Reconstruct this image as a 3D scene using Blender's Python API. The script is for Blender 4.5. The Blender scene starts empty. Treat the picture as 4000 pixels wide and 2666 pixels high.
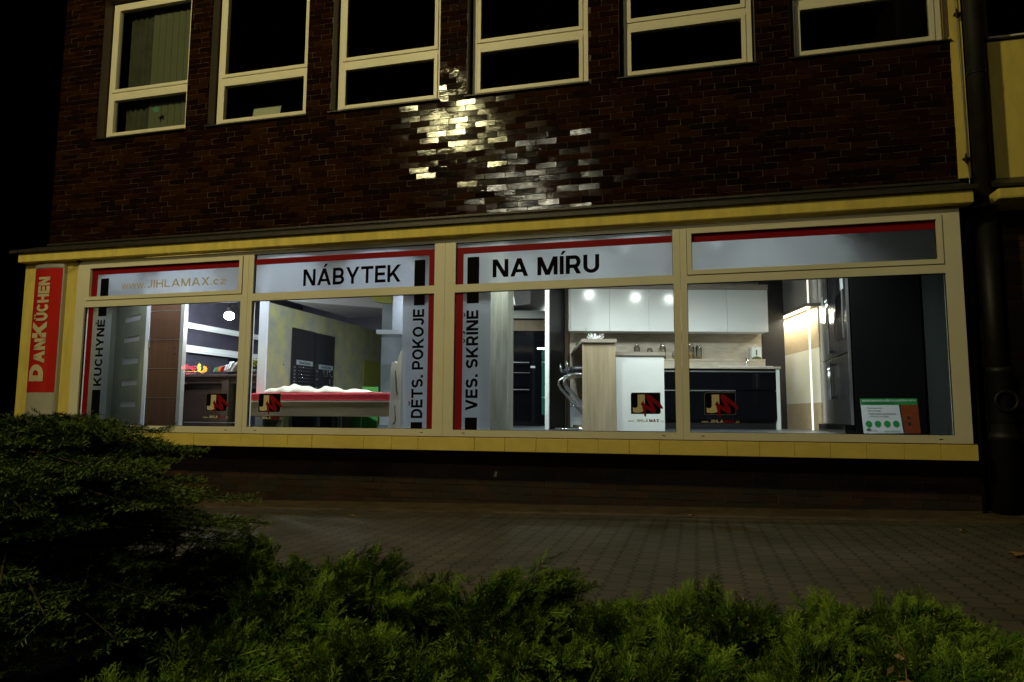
import bpy, math, random
import numpy as np
from mathutils import Vector, Matrix
random.seed(7); rng = np.random.default_rng(7)
S = bpy.context.scene
COL = S.collection
PI = math.pi

# ------------------------------------------------------------------ camera, world, lamps, exposure
CAM = Vector((0.0, -7.7, 1.08))
FPX, YAW, PITCH, ROLL = 2716.2, 0.258259, 0.104191, 0.00549666     # focal length in photo pixels (4000 wide)
def cam_axes():
    cy, sy, cp, sp = math.cos(YAW), math.sin(YAW), math.cos(PITCH), math.sin(PITCH)
    fw = Vector((-sy*cp, cy*cp, sp)); rt = Vector((cy, sy, 0)); up = rt.cross(fw)
    cr, sr = math.cos(ROLL), math.sin(ROLL)
    return cr*rt + sr*up, -sr*rt + cr*up, fw
RT, UP, FW = cam_axes()
cd = bpy.data.cameras.new('camera'); cam = bpy.data.objects.new('camera', cd); COL.objects.link(cam)
cd.sensor_width = 36.0; cd.lens = FPX*36/4000; cd.clip_start = 0.05; cd.clip_end = 2000
M = Matrix((RT, UP, -FW)).transposed().to_4x4(); M.translation = CAM
cam.matrix_world = M
S.camera = cam

W = bpy.data.worlds.new('World'); S.world = W; W.use_nodes = True
nt = W.node_tree; bg = nt.nodes['Background']
sky = nt.nodes.new('ShaderNodeTexSky'); sky.sky_type = 'NISHITA'; sky.sun_disc = False
sky.sun_elevation = math.radians(-7); sky.sun_rotation = math.radians(150)
nt.links.new(sky.outputs[0], bg.inputs[0]); bg.inputs[1].default_value = 0.02

S.view_settings.view_transform = 'Standard'; S.view_settings.look = 'None'
S.view_settings.exposure = 0.0; S.view_settings.gamma = 1.0
S.cycles.max_bounces = 10; S.cycles.diffuse_bounces = 4; S.cycles.glossy_bounces = 4
S.cycles.transmission_bounces = 8; S.cycles.transparent_max_bounces = 12
S.cycles.sample_clamp_indirect = 3.0; S.cycles.caustics_reflective = False; S.cycles.caustics_refractive = False
S.cycles.use_denoising = True

LAMP_A = (-5.9, -8.0, 8.75); LAMP_A_POWER = 1480; LAMP_A_COL = (1.0, 0.90, 0.43)
LAMP_B = (-5.4, -15.7, 8.9); LAMP_B_POWER = 560; LAMP_B_COL = (1.0, 0.96, 0.70)
DOWN_POWER = 125
FLOOD_POWER = 45

# ------------------------------------------------------------------ photo pixel -> place
E1 = Vector((math.cos(YAW), math.sin(YAW), 0)); E2 = Vector((-math.sin(YAW), math.cos(YAW), 0))
def ray(px, py): return RT*((px-2000)/FPX) - UP*((py-1333)/FPX) + FW
def at(px, py, Y):
    d = ray(px, py); return CAM + d*((Y-CAM.y)/d.y)
def atk(px, py, dep):
    d = ray(px, py); return CAM + d*(dep/d.dot(E2))

# ------------------------------------------------------------------ materials
def mat(name, col, rough=0.5, spec=0.5, metal=0.0, var=0.0, scale=6.0, stretch=(1,1,1), bump=0.0, bscale=60.0, emit=None, estr=0.0, coat=0.0, col2=None, detail=4.0):
    m = bpy.data.materials.new(name); m.use_nodes = True
    n = m.node_tree.nodes; l = m.node_tree.links; b = n['Principled BSDF']
    b.inputs['Roughness'].default_value = rough; b.inputs['Specular IOR Level'].default_value = spec
    b.inputs['Metallic'].default_value = metal; b.inputs['Coat Weight'].default_value = coat
    b.inputs['Base Color'].default_value = (*col, 1)
    if var > 0 or col2 or bump > 0:
        tc = n.new('ShaderNodeTexCoord'); mp = n.new('ShaderNodeMapping'); mp.inputs['Scale'].default_value = stretch
        l.new(tc.outputs['Object'], mp.inputs[0])
    if var > 0 or col2:
        nz = n.new('ShaderNodeTexNoise'); nz.inputs['Scale'].default_value = scale; nz.inputs['Detail'].default_value = detail
        nz.inputs['Roughness'].default_value = 0.6
        l.new(mp.outputs[0], nz.inputs['Vector'])
        r = n.new('ShaderNodeValToRGB'); r.color_ramp.elements[0].position = 0.3; r.color_ramp.elements[1].position = 0.7
        c2 = col2 or tuple(min(1, c*(1+var)) for c in col); c1 = col if col2 else tuple(c*(1-var) for c in col)
        r.color_ramp.elements[0].color = (*c1, 1); r.color_ramp.elements[1].color = (*c2, 1)
        l.new(nz.outputs['Fac'], r.inputs[0]); l.new(r.outputs[0], b.inputs['Base Color'])
    if bump > 0:
        n2 = n.new('ShaderNodeTexNoise'); n2.inputs['Scale'].default_value = bscale; n2.inputs['Detail'].default_value = 3
        l.new(mp.outputs[0], n2.inputs['Vector'])
        bp = n.new('ShaderNodeBump'); bp.inputs['Strength'].default_value = bump; bp.inputs['Distance'].default_value = 0.01
        l.new(n2.outputs['Fac'], bp.inputs['Height']); l.new(bp.outputs[0], b.inputs['Normal'])
    if emit:
        b.inputs['Emission Color'].default_value = (*emit, 1); b.inputs['Emission Strength'].default_value = estr
    return m

def ramp(n, stops):
    r = n.new('ShaderNodeValToRGB'); e = r.color_ramp.elements
    while len(e) < len(stops): e.new(0.5)
    for k, (p, c) in enumerate(stops): e[k].position = p; e[k].color = (*c, 1)
    return r

def brick_mat(name, cols, rough, spec, streak):
    m = bpy.data.materials.new(name); m.use_nodes = True
    n = m.node_tree.nodes; l = m.node_tree.links; b = n['Principled BSDF']
    g = n.new('ShaderNodeNewGeometry')
    r = ramp(n, [(i/len(cols), c) for i, c in enumerate(cols)]); r.color_ramp.interpolation = 'CONSTANT'
    l.new(g.outputs['Random Per Island'], r.inputs[0])
    tc = n.new('ShaderNodeTexCoord'); mp = n.new('ShaderNodeMapping'); mp.inputs['Scale'].default_value = (4, 4, 55)
    l.new(tc.outputs['Object'], mp.inputs[0])
    nz = n.new('ShaderNodeTexNoise'); nz.inputs['Scale'].default_value = 2.6; nz.inputs['Detail'].default_value = 5
    l.new(mp.outputs[0], nz.inputs['Vector'])
    mx = n.new('ShaderNodeMixRGB'); mx.blend_type = 'MULTIPLY'; mx.inputs[0].default_value = 0.55
    l.new(r.outputs[0], mx.inputs[1]); l.new(nz.outputs['Fac'], mx.inputs[2]); l.new(mx.outputs[0], b.inputs['Base Color'])
    # some bricks are rougher than others
    mr = n.new('ShaderNodeMapRange'); mr.inputs['To Min'].default_value = rough*0.75; mr.inputs['To Max'].default_value = rough*1.6
    ml = n.new('ShaderNodeMath'); ml.operation = 'MULTIPLY'; ml.inputs[1].default_value = 7.13
    fr = n.new('ShaderNodeMath'); fr.operation = 'FRACT'
    l.new(g.outputs['Random Per Island'], ml.inputs[0]); l.new(ml.outputs[0], fr.inputs[0]); l.new(fr.outputs[0], mr.inputs['Value'])
    l.new(mr.outputs[0], b.inputs['Roughness'])
    b.inputs['Specular IOR Level'].default_value = spec
    bp = n.new('ShaderNodeBump'); bp.inputs['Strength'].default_value = streak; bp.inputs['Distance'].default_value = 0.004
    l.new(nz.outputs['Fac'], bp.inputs['Height']); l.new(bp.outputs[0], b.inputs['Normal'])
    return m

def wood(name, c1, c2, axis='z', rough=0.45, scale=5.0, tight=14.0):
    st = {'z': (tight, tight, 0.8), 'x': (0.8, tight, tight), 'y': (tight, 0.8, tight)}[axis]
    return mat(name, c1, rough, 0.4, col2=c2, scale=scale*0.35, stretch=st, bump=0.05, bscale=6, detail=6)

def glass_mat(name, tint, refl=1.0):
    m = bpy.data.materials.new(name); m.use_nodes = True
    n = m.node_tree.nodes; l = m.node_tree.links; n.remove(n['Principled BSDF'])
    t = n.new('ShaderNodeBsdfTransparent'); t.inputs[0].default_value = (*tint, 1)
    g = n.new('ShaderNodeBsdfGlossy'); g.inputs['Roughness'].default_value = 0.0
    f = n.new('ShaderNodeFresnel'); f.inputs[0].default_value = 1.5
    k = n.new('ShaderNodeMath'); k.operation = 'MULTIPLY'; k.inputs[1].default_value = 1.8*refl; k.use_clamp = True
    mx = n.new('ShaderNodeMixShader'); l.new(f.outputs[0], k.inputs[0]); l.new(k.outputs[0], mx.inputs[0])
    l.new(t.outputs[0], mx.inputs[1]); l.new(g.outputs[0], mx.inputs[2]); l.new(mx.outputs[0], n['Material Output'].inputs[0])
    return m

def film_mat():
    m = bpy.data.materials.new('frosted film'); m.use_nodes = True
    n = m.node_tree.nodes; l = m.node_tree.links; n.remove(n['Principled BSDF'])
    rf = n.new('ShaderNodeBsdfRefraction'); rf.inputs['IOR'].default_value = 1.25; rf.inputs['Roughness'].default_value = 0.30
    rf.inputs['Color'].default_value = (0.92, 0.94, 0.96, 1)
    tr = n.new('ShaderNodeBsdfTranslucent'); tr.inputs[0].default_value = (0.86, 0.88, 0.92, 1)
    df = n.new('ShaderNodeBsdfDiffuse'); df.inputs[0].default_value = (0.6, 0.62, 0.66, 1)
    a = n.new('ShaderNodeMixShader'); a.inputs[0].default_value = 0.35
    l.new(tr.outputs[0], a.inputs[1]); l.new(df.outputs[0], a.inputs[2])
    b = n.new('ShaderNodeMixShader'); b.inputs[0].default_value = 0.58
    l.new(rf.outputs[0], b.inputs[1]); l.new(a.outputs[0], b.inputs[2]); l.new(b.outputs[0], n['Material Output'].inputs[0])
    return m

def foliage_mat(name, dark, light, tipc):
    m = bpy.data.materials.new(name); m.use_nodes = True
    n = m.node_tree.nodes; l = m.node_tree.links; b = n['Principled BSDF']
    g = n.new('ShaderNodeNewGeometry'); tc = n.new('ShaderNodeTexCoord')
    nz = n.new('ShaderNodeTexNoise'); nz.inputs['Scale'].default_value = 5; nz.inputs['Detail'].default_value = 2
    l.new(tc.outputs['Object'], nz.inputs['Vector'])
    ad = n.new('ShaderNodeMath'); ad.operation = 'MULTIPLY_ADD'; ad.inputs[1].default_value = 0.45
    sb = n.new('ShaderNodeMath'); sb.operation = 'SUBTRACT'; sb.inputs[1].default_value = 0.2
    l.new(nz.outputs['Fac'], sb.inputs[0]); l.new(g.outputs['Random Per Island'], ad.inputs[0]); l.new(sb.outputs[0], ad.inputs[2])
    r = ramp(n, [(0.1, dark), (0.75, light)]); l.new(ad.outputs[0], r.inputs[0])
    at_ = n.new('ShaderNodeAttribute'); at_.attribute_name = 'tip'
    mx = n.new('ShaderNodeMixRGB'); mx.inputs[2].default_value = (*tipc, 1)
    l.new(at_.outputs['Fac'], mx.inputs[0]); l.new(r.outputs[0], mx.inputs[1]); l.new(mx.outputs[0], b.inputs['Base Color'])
    b.inputs['Roughness'].default_value = 0.6; b.inputs['Specular IOR Level'].default_value = 0.12
    return m

def paver_mat():
    m = bpy.data.materials.new('concrete pavers'); m.use_nodes = True
    n = m.node_tree.nodes; l = m.node_tree.links; b = n['Principled BSDF']
    def math_(op, a=None, c=None, v=None):
        x = n.new('ShaderNodeMath'); x.operation = op
        if a is not None: l.new(a, x.inputs[0])
        if c is not None: l.new(c, x.inputs[1])
        if v is not None: x.inputs[1].default_value = v
        return x.outputs[0]
    tc = n.new('ShaderNodeTexCoord'); sp = n.new('ShaderNodeSeparateXYZ'); l.new(tc.outputs['Object'], sp.inputs[0])
    X, Y = sp.outputs[0], sp.outputs[1]
    pp = n.new('ShaderNodeMath'); pp.operation = 'PINGPONG'; pp.inputs[1].default_value = 0.055; l.new(Y, pp.inputs[0])
    zig = math_('MULTIPLY', pp.outputs[0], v=0.55)
    x2 = math_('ADD', X, zig)
    cb = n.new('ShaderNodeCombineXYZ'); l.new(Y, cb.inputs[0]); l.new(x2, cb.inputs[1])
    bt = n.new('ShaderNodeTexBrick'); l.new(cb.outputs[0], bt.inputs['Vector'])
    bt.inputs['Scale'].default_value = 1.0; bt.inputs['Brick Width'].default_value = 0.22; bt.inputs['Row Height'].default_value = 0.14
    bt.inputs['Mortar Size'].default_value = 0.0085; bt.inputs['Mortar Smooth'].default_value = 0.6; bt.offset = 0.5
    bt.inputs['Color1'].default_value = (0.090, 0.075, 0.050, 1); bt.inputs['Color2'].default_value = (0.070, 0.059, 0.041, 1)
    bt.inputs['Mortar'].default_value = (0.018, 0.018, 0.012, 1)
    nz = n.new('ShaderNodeTexNoise'); nz.inputs['Scale'].default_value = 1.3; nz.inputs['Detail'].default_value = 8; nz.inputs['Roughness'].default_value = 0.65
    l.new(tc.outputs['Object'], nz.inputs['Vector'])
    rr = ramp(n, [(0.3, (0.55, 0.55, 0.55)), (0.7, (1.15, 1.12, 1.08))]); l.new(nz.outputs['Fac'], rr.inputs[0])
    mx = n.new('ShaderNodeMixRGB'); mx.blend_type = 'MULTIPLY'; mx.inputs[0].default_value = 1
    l.new(bt.outputs['Color'], mx.inputs[1]); l.new(rr.outputs[0], mx.inputs[2]); l.new(mx.outputs[0], b.inputs['Base Color'])
    b.inputs['Roughness'].default_value = 0.75; b.inputs['Specular IOR Level'].default_value = 0.3
    iv = math_('MULTIPLY', bt.outputs['Fac'], v=-1.0)
    n2 = n.new('ShaderNodeTexNoise'); n2.inputs['Scale'].default_value = 90; l.new(tc.outputs['Object'], n2.inputs['Vector'])
    h = n.new('ShaderNodeMath'); h.operation = 'MULTIPLY_ADD'; h.inputs[1].default_value = 0.25; l.new(n2.outputs['Fac'], h.inputs[0]); l.new(iv, h.inputs[2])
    bp = n.new('ShaderNodeBump'); bp.inputs['Strength'].default_value = 0.7; bp.inputs['Distance'].default_value = 0.008
    l.new(h.outputs[0], bp.inputs['Height']); l.new(bp.outputs[0], b.inputs['Normal'])
    return m

MT = dict(
    brick=brick_mat('glazed clinker brick', [(0.022,0.0064,0.0028),(0.016,0.0050,0.0026),(0.029,0.0098,0.0034),(0.011,0.0046,0.0028),(0.025,0.0075,0.0030),(0.013,0.0046,0.0028),(0.035,0.0128,0.0040),(0.019,0.0060,0.0029)], 0.065, 0.26, 0.14),
    plinth=brick_mat('matt plinth brick', [(0.050,0.026,0.014),(0.040,0.024,0.015),(0.062,0.028,0.015),(0.034,0.025,0.018)], 0.5, 0.3, 0.3),
    mortar=mat('mortar', (0.085,0.062,0.044), 0.9, 0.2, var=0.3, scale=12),
    mortar_dark=mat('dark mortar', (0.09,0.075,0.06), 0.9, 0.2, var=0.3, scale=12),
    reveal=mat('dark reveal tile', (0.045,0.026,0.018), 0.4, 0.4, var=0.4, scale=20, stretch=(1,1,4)),
    yellow=mat('yellow render', (0.72,0.55,0.125), 0.85, 0.25, var=0.16, scale=3, stretch=(2.5,2.5,0.6), bump=0.5, bscale=160, detail=8),
    yellow_tile=mat('yellow glazed tile', (0.72,0.535,0.125), 0.5, 0.35, var=0.08, scale=5, bump=0.08, bscale=30),
    tile_joint=mat('stained tile joint', (0.50,0.34,0.05), 0.9, 0.2),
    cream=mat('cream window plastic', (0.74,0.67,0.50), 0.38, 0.4, var=0.04, scale=3),
    gasket=mat('dark gasket', (0.02,0.02,0.018), 0.6, 0.3),
    flash=mat('dark sheet metal', (0.045,0.037,0.030), 0.5, 0.4, 0.3, var=0.35, scale=9),
    glass=glass_mat('shop glass', (0.93,0.965,0.95)),
    upglass=glass_mat('window glass', (0.80,0.83,0.80)),
    film=film_mat(),
    red=mat('red vinyl', (0.235,0.004,0.008), 0.6, 0.12),
    black=mat('black vinyl', (0.004,0.0035,0.004), 0.85, 0.05),
    beige=mat('beige vinyl', (0.62,0.52,0.32), 0.5, 0.4),
    outline=mat('grey vinyl', (0.22,0.20,0.16), 0.5, 0.4),
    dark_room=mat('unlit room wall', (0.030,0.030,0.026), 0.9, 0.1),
    white=mat('white lacquer', (0.80,0.83,0.82), 0.12, 0.5, var=0.02, scale=2),
    whitem=mat('matt white board', (0.72,0.73,0.74), 0.5, 0.4, var=0.03, scale=3),
    wallp=mat('light grey wall paint', (0.42,0.44,0.43), 0.8, 0.2, var=0.05, scale=2),
    greywall=mat('blue grey panel', (0.30,0.34,0.35), 0.6, 0.3, var=0.04, scale=2),
    ceil=mat('ceiling paint', (0.50,0.51,0.49), 0.85, 0.2, var=0.04, scale=1.5),
    floor=mat('dark grey showroom floor', (0.07,0.08,0.09), 0.35, 0.5, var=0.25, scale=4),
    navy=mat('dark purple grey wall', (0.055,0.052,0.072), 0.4, 0.4, var=0.2, scale=3),
    blackgl=mat('black gloss lacquer', (0.0045,0.005,0.0065), 0.07, 0.35),
    blackm=mat('matt black board', (0.012,0.012,0.013), 0.5, 0.35, var=0.15, scale=4),
    oak=wood('pale oak', (0.30,0.235,0.145), (0.46,0.375,0.25), 'z'),
    oakx=wood('pale oak lengthwise', (0.40,0.345,0.27), (0.53,0.475,0.39), 'x'),
    oaktop=wood('grey oak worktop', (0.27,0.23,0.19), (0.36,0.31,0.26), 'x'),
    walnut=wood('walnut veneer', (0.085,0.038,0.020), (0.145,0.068,0.037), 'z'),
    darkwood=wood('dark brown wood', (0.075,0.050,0.038), (0.115,0.078,0.058), 'x'),
    greywood=wood('weathered grey wood', (0.11,0.11,0.085), (0.24,0.245,0.20), 'z', tight=9),
    doorgrey=wood('grey oak door', (0.27,0.285,0.22), (0.36,0.375,0.29), 'z'),
    alu=mat('brushed aluminium', (0.62,0.62,0.62), 0.32, 0.5, 0.9, var=0.05, scale=3),
    silver=mat('silver painted metal', (0.42,0.41,0.38), 0.45, 0.5, 0.3, var=0.05, scale=4),
    chrome=mat('chrome', (0.75,0.77,0.78), 0.08, 0.5, 1.0),
    steel=mat('stainless steel', (0.55,0.57,0.60), 0.25, 0.5, 1.0, var=0.04, scale=3),
    concrete=mat('mottled yellow concrete', (0.215,0.235,0.215), 0.85, 0.2, col2=(0.38,0.365,0.12), scale=4.5, stretch=(1,1,0.8), bump=0.15, bscale=20, detail=9),
    lime=mat('lime yellow board', (0.26,0.27,0.035), 0.5, 0.3),
    green=mat('green board', (0.055,0.25,0.055), 0.4, 0.4),
    matress=mat('red mattress fabric', (0.58,0.045,0.055), 0.8, 0.2, var=0.15, scale=30),
    cloth=mat('cream cloth', (0.72,0.68,0.52), 0.9, 0.1, var=0.08, scale=8),
    birch=mat('pale birch plywood', (0.80,0.74,0.62), 0.5, 0.3, var=0.06, scale=5),
    pipe=mat('dull brown pipe', (0.020,0.016,0.011), 0.65, 0.25, 0.1, var=0.35, scale=8),
    iron=mat('dark cast iron', (0.009,0.008,0.006), 0.55, 0.4, 0.2, var=0.4, scale=10),
    galv=mat('galvanised wire', (0.25,0.24,0.22), 0.5, 0.5, 0.6),
    signred=mat('red sign plastic', (0.50,0.020,0.016), 0.22, 0.5),
    signgrey=mat('pale grey sign plastic', (0.42,0.39,0.32), 0.35, 0.4, var=0.06, scale=4),
    paver=paver_mat(),
    gutter=mat('reddish concrete strip', (0.085,0.058,0.035), 0.9, 0.2, var=0.4, scale=5, bump=0.4, bscale=50),
    asphalt=mat('asphalt', (0.05,0.05,0.048), 0.85, 0.3, var=0.3, scale=3, bump=0.3, bscale=200),
    soil=mat('dark soil', (0.030,0.022,0.015), 0.95, 0.1, var=0.5, scale=8, bump=0.8, bscale=40),
    led=mat('lit lamp disc', (1,1,1), 0.5, emit=(0.90,0.97,1.0), estr=25),
    flood=mat('lit floodlight lens', (1,1,1), 0.5, emit=(0.90,0.95,1.0), estr=160),
    ledwarm=mat('lit strip lamp', (1,1,1), 0.5, emit=(1.0,0.90,0.68), estr=9),
    plain_glass=glass_mat('clear jar glass', (0.93,0.96,0.95), 0.8),
    grain=mat('dry pasta', (0.42,0.27,0.10), 0.7, 0.2, var=0.4, scale=60),
    leaf=mat('fallen dry leaf', (0.28,0.15,0.05), 0.7, 0.2, var=0.3, scale=20),
    straw=mat('dry plant stalk', (0.26,0.17,0.09), 0.8, 0.2, var=0.3, scale=20),
    bark=mat('brown bark', (0.05,0.035,0.022), 0.9, 0.2, var=0.4, scale=20),
    juniper=foliage_mat('juniper foliage', (0.009,0.026,0.004), (0.070,0.145,0.012), (0.35,0.46,0.040)),
    spruce=foliage_mat('spruce needles', (0.007,0.020,0.005), (0.036,0.078,0.014), (0.17,0.23,0.036)),
    cone=mat('small yellow cones', (0.50,0.37,0.08), 0.7, 0.2),
    blind=mat('vertical blind fabric', (0.17,0.17,0.11), 0.8, 0.2, var=0.05, scale=5),
    curtain=mat('dark curtain', (0.09,0.09,0.065), 0.9, 0.1, var=0.2, scale=5),
    paper=mat('pale paper', (0.62,0.62,0.45), 0.8, 0.2),
    teal=mat('teal sticker', (0.05,0.22,0.16), 0.6, 0.3),
    pgreen=mat('poster green', (0.02,0.24,0.05), 0.35, 0.4),
    pwhite=mat('poster white', (0.68,0.72,0.74), 0.35, 0.4),
    pbrown=mat('poster door brown', (0.22,0.045,0.012), 0.35, 0.4, var=0.15, scale=12),
    pdark=mat('poster dark print', (0.02,0.03,0.03), 0.5, 0.3),
    pbutton=mat('poster green button', (0.03,0.28,0.07), 0.25, 0.5),
    orange=mat('orange cover', (0.55,0.14,0.03), 0.4, 0.4),
    wallpaper=mat('cream wallpaper', (0.74,0.72,0.60), 0.7, 0.2),
    wpline=mat('grey printed line', (0.60,0.58,0.49), 0.7, 0.2),
    seatblack=mat('black leatherette', (0.014,0.015,0.022), 0.35, 0.5),
    neonred=mat('red lit letters', (0.5,0.02,0.02), 0.5, emit=(1.0,0.035,0.03), estr=18),
    neonorange=mat('amber lit arc', (0.5,0.3,0.02), 0.5, emit=(1.0,0.38,0.01), estr=24),
    neonyellow=mat('yellow green lit eye', (0.5,0.5,0.02), 0.5, emit=(0.85,1.0,0.12), estr=18),
    lampcool=mat('lit green white lamp', (1,1,1), 0.5, emit=(0.60,1.0,0.82), estr=60),
    polegreen=mat('glowing green post', (0.05,0.3,0.2), 0.5, emit=(0.06,0.42,0.27), estr=2.6),  # emission stands in for the lamp's light on the post
    lamplens=mat('lit street lamp lens', (1,1,1), 0.5, emit=(1.0,0.85,0.45), estr=30),
)

# ------------------------------------------------------------------ mesh building
class MB:
    def __init__(s): s.v = []; s.f = []; s.mi = []; s.smooth = []
    def add(s, vs, fs, mi=0, smooth=False):
        o = len(s.v); s.v += [tuple(v) for v in vs]
        for f in fs: s.f.append([o+i for i in f]); s.mi.append(mi); s.smooth.append(smooth)
        return s
    def hexa(s, c, mi=0):          # 8 corners: bottom 4 ccw, top 4 ccw
        return s.add(c, [(0,3,2,1),(4,5,6,7),(0,1,5,4),(1,2,6,5),(2,3,7,6),(3,0,4,7)], mi)
    def box(s, x0, x1, y0, y1, z0, z1, mi=0):
        if x1 < x0: x0, x1 = x1, x0
        if y1 < y0: y0, y1 = y1, y0
        if z1 < z0: z0, z1 = z1, z0
        return s.hexa([(x0,y0,z0),(x1,y0,z0),(x1,y1,z0),(x0,y1,z0),(x0,y0,z1),(x1,y0,z1),(x1,y1,z1),(x0,y1,z1)], mi)
    def kbox(s, a, b, d0, d1, z0, z1, mi=0):    # box turned with the kitchen: a..b sideways, d0..d1 away
        P = lambda l, d, z: CAM + E1*l + E2*d + Vector((0, 0, z-CAM.z))
        return s.hexa([P(a,d0,z0),P(b,d0,z0),P(b,d1,z0),P(a,d1,z0),P(a,d0,z1),P(b,d0,z1),P(b,d1,z1),P(a,d1,z1)], mi)
    def prism(s, pts, vec, mi=0):               # planar outline swept by vec
        n = len(pts); pts = [Vector(p) for p in pts]; vec = Vector(vec)
        return s.add(pts + [p+vec for p in pts], [tuple(range(n)), tuple(range(2*n-1, n-1, -1))] + [(i, i+n, (i+1) % n + n, (i+1) % n) for i in range(n)], mi)
    def tube(s, pts, r, seg=8, mi=0, caps=True):
        pts = [Vector(p) for p in pts]; rs = r if isinstance(r, (list, tuple)) else [r]*len(pts)
        vs = []; fs = []; prev = None
        for i, p in enumerate(pts):
            t = (pts[min(i+1, len(pts)-1)] - pts[max(i-1, 0)]).normalized()
            a = prev if prev is not None else (Vector((0,0,1)) if abs(t.z) < 0.9 else Vector((1,0,0)))
            u = (a - t*a.dot(t)).normalized(); w = t.cross(u); prev = u
            for k in range(seg):
                q = 2*PI*k/seg; vs.append(p + (u*math.cos(q) + w*math.sin(q))*rs[i])
        for i in range(len(pts)-1):
            for k in range(seg):
                fs.append((i*seg+k, i*seg+(k+1) % seg, (i+1)*seg+(k+1) % seg, (i+1)*seg+k))
        s.add(vs, fs, mi, True)
        if caps:
            o = len(s.v)-len(vs)
            s.f.append([o+k for k in range(seg)][::-1]); s.mi.append(mi); s.smooth.append(False)
            s.f.append([o+(len(pts)-1)*seg+k for k in range(seg)]); s.mi.append(mi); s.smooth.append(False)
        return s
    def lathe(s, c, prof, seg=24, mi=0):        # prof: (radius, z)
        c = Vector(c); vs = []; fs = []
        for r, z in prof:
            for k in range(seg):
                q = 2*PI*k/seg; vs.append(c + Vector((r*math.cos(q), r*math.sin(q), z)))
        for i in range(len(prof)-1):
            for k in range(seg): fs.append((i*seg+k, i*seg+(k+1) % seg, (i+1)*seg+(k+1) % seg, (i+1)*seg+k))
        return s.add(vs, fs, mi, True)
    def disc(s, c, u, w, r, seg=24, mi=0):
        c = Vector(c); u = Vector(u); w = Vector(w)
        return s.add([c + u*(r*math.cos(2*PI*k/seg)) + w*(r*math.sin(2*PI*k/seg)) for k in range(seg)], [tuple(range(seg))], mi)
    def build(s, name, mats, parent=None, bevel=0.0):
        if not isinstance(mats, (list, tuple)): mats = [mats]
        off = world_of(parent) if parent else Vector((0,0,0))
        me = bpy.data.meshes.new(name); me.from_pydata([(x-off.x, y-off.y, z-off.z) for x, y, z in s.v], [], s.f)
        for m in mats: me.materials.append(m)
        me.polygons.foreach_set('material_index', s.mi); me.polygons.foreach_set('use_smooth', s.smooth); me.update()
        o = bpy.data.objects.new(name, me); COL.objects.link(o); o.parent = parent
        if bevel:
            b = o.modifiers.new('bevel', 'BEVEL'); b.width = bevel; b.segments = 2; b.limit_method = 'ANGLE'; b.angle_limit = math.radians(50)
        return o

def world_of(o):
    v = Vector((0,0,0))
    while o: v += Vector(o.location); o = o.parent
    return v
def tag(o, label=None, cat=None, group=None, kind=None):
    if label: o['label'] = label
    if cat: o['category'] = cat
    if group: o['group'] = group
    if kind: o['kind'] = kind
    return o
def thing(name, label, cat, loc, group=None):
    o = bpy.data.objects.new(name, None); o.location = loc; COL.objects.link(o); o.empty_display_size = 0.1
    return tag(o, label, cat, group)
def copy_tree(o, delta, label, parent=None):
    c = o.copy(); COL.objects.link(c)
    if parent: c.parent = parent
    else:
        c.location = Vector(o.location) + Vector(delta)
        c['label'] = label
    for ch in list(o.children): copy_tree(ch, delta, None, c)
    return c

def text_raw(body, bold):
    c = bpy.data.curves.new('txt', 'FONT'); c.body = body; c.offset = bold; c.resolution_u = 4
    o = bpy.data.objects.new('txt', c); COL.objects.link(o); bpy.context.view_layer.update()
    me = bpy.data.meshes.new_from_object(o.evaluated_get(bpy.context.evaluated_depsgraph_get()))
    v = [tuple(p.co) for p in me.vertices]; f = [tuple(p.vertices) for p in me.polygons]
    bpy.data.objects.remove(o); bpy.data.curves.remove(c); bpy.data.meshes.remove(me)
    return v, f
PLAIN = str.maketrans('ÁÍĚŘÉŽČŠÝÜáíěřéžčšýü', 'AIEREZCSYUaierezcsyu')
def text(mb, body, org, u, w, bold=0.02, mi=0, depth=0.0):
    """letters whose plain capitals fill the box org..org+u (reading direction)..org+w (cap height)"""
    org, u, w = Vector(org), Vector(u), Vector(w)
    rv, _ = text_raw(body.translate(PLAIN), bold); v, f = text_raw(body, bold)
    x0, x1 = min(p[0] for p in rv), max(p[0] for p in rv); y0, y1 = min(p[1] for p in rv), max(p[1] for p in rv)
    P = [org + u*((p[0]-x0)/(x1-x0)) + w*((p[1]-y0)/(y1-y0)) for p in v]
    mb.add(P, f, mi)
    return mb


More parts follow.
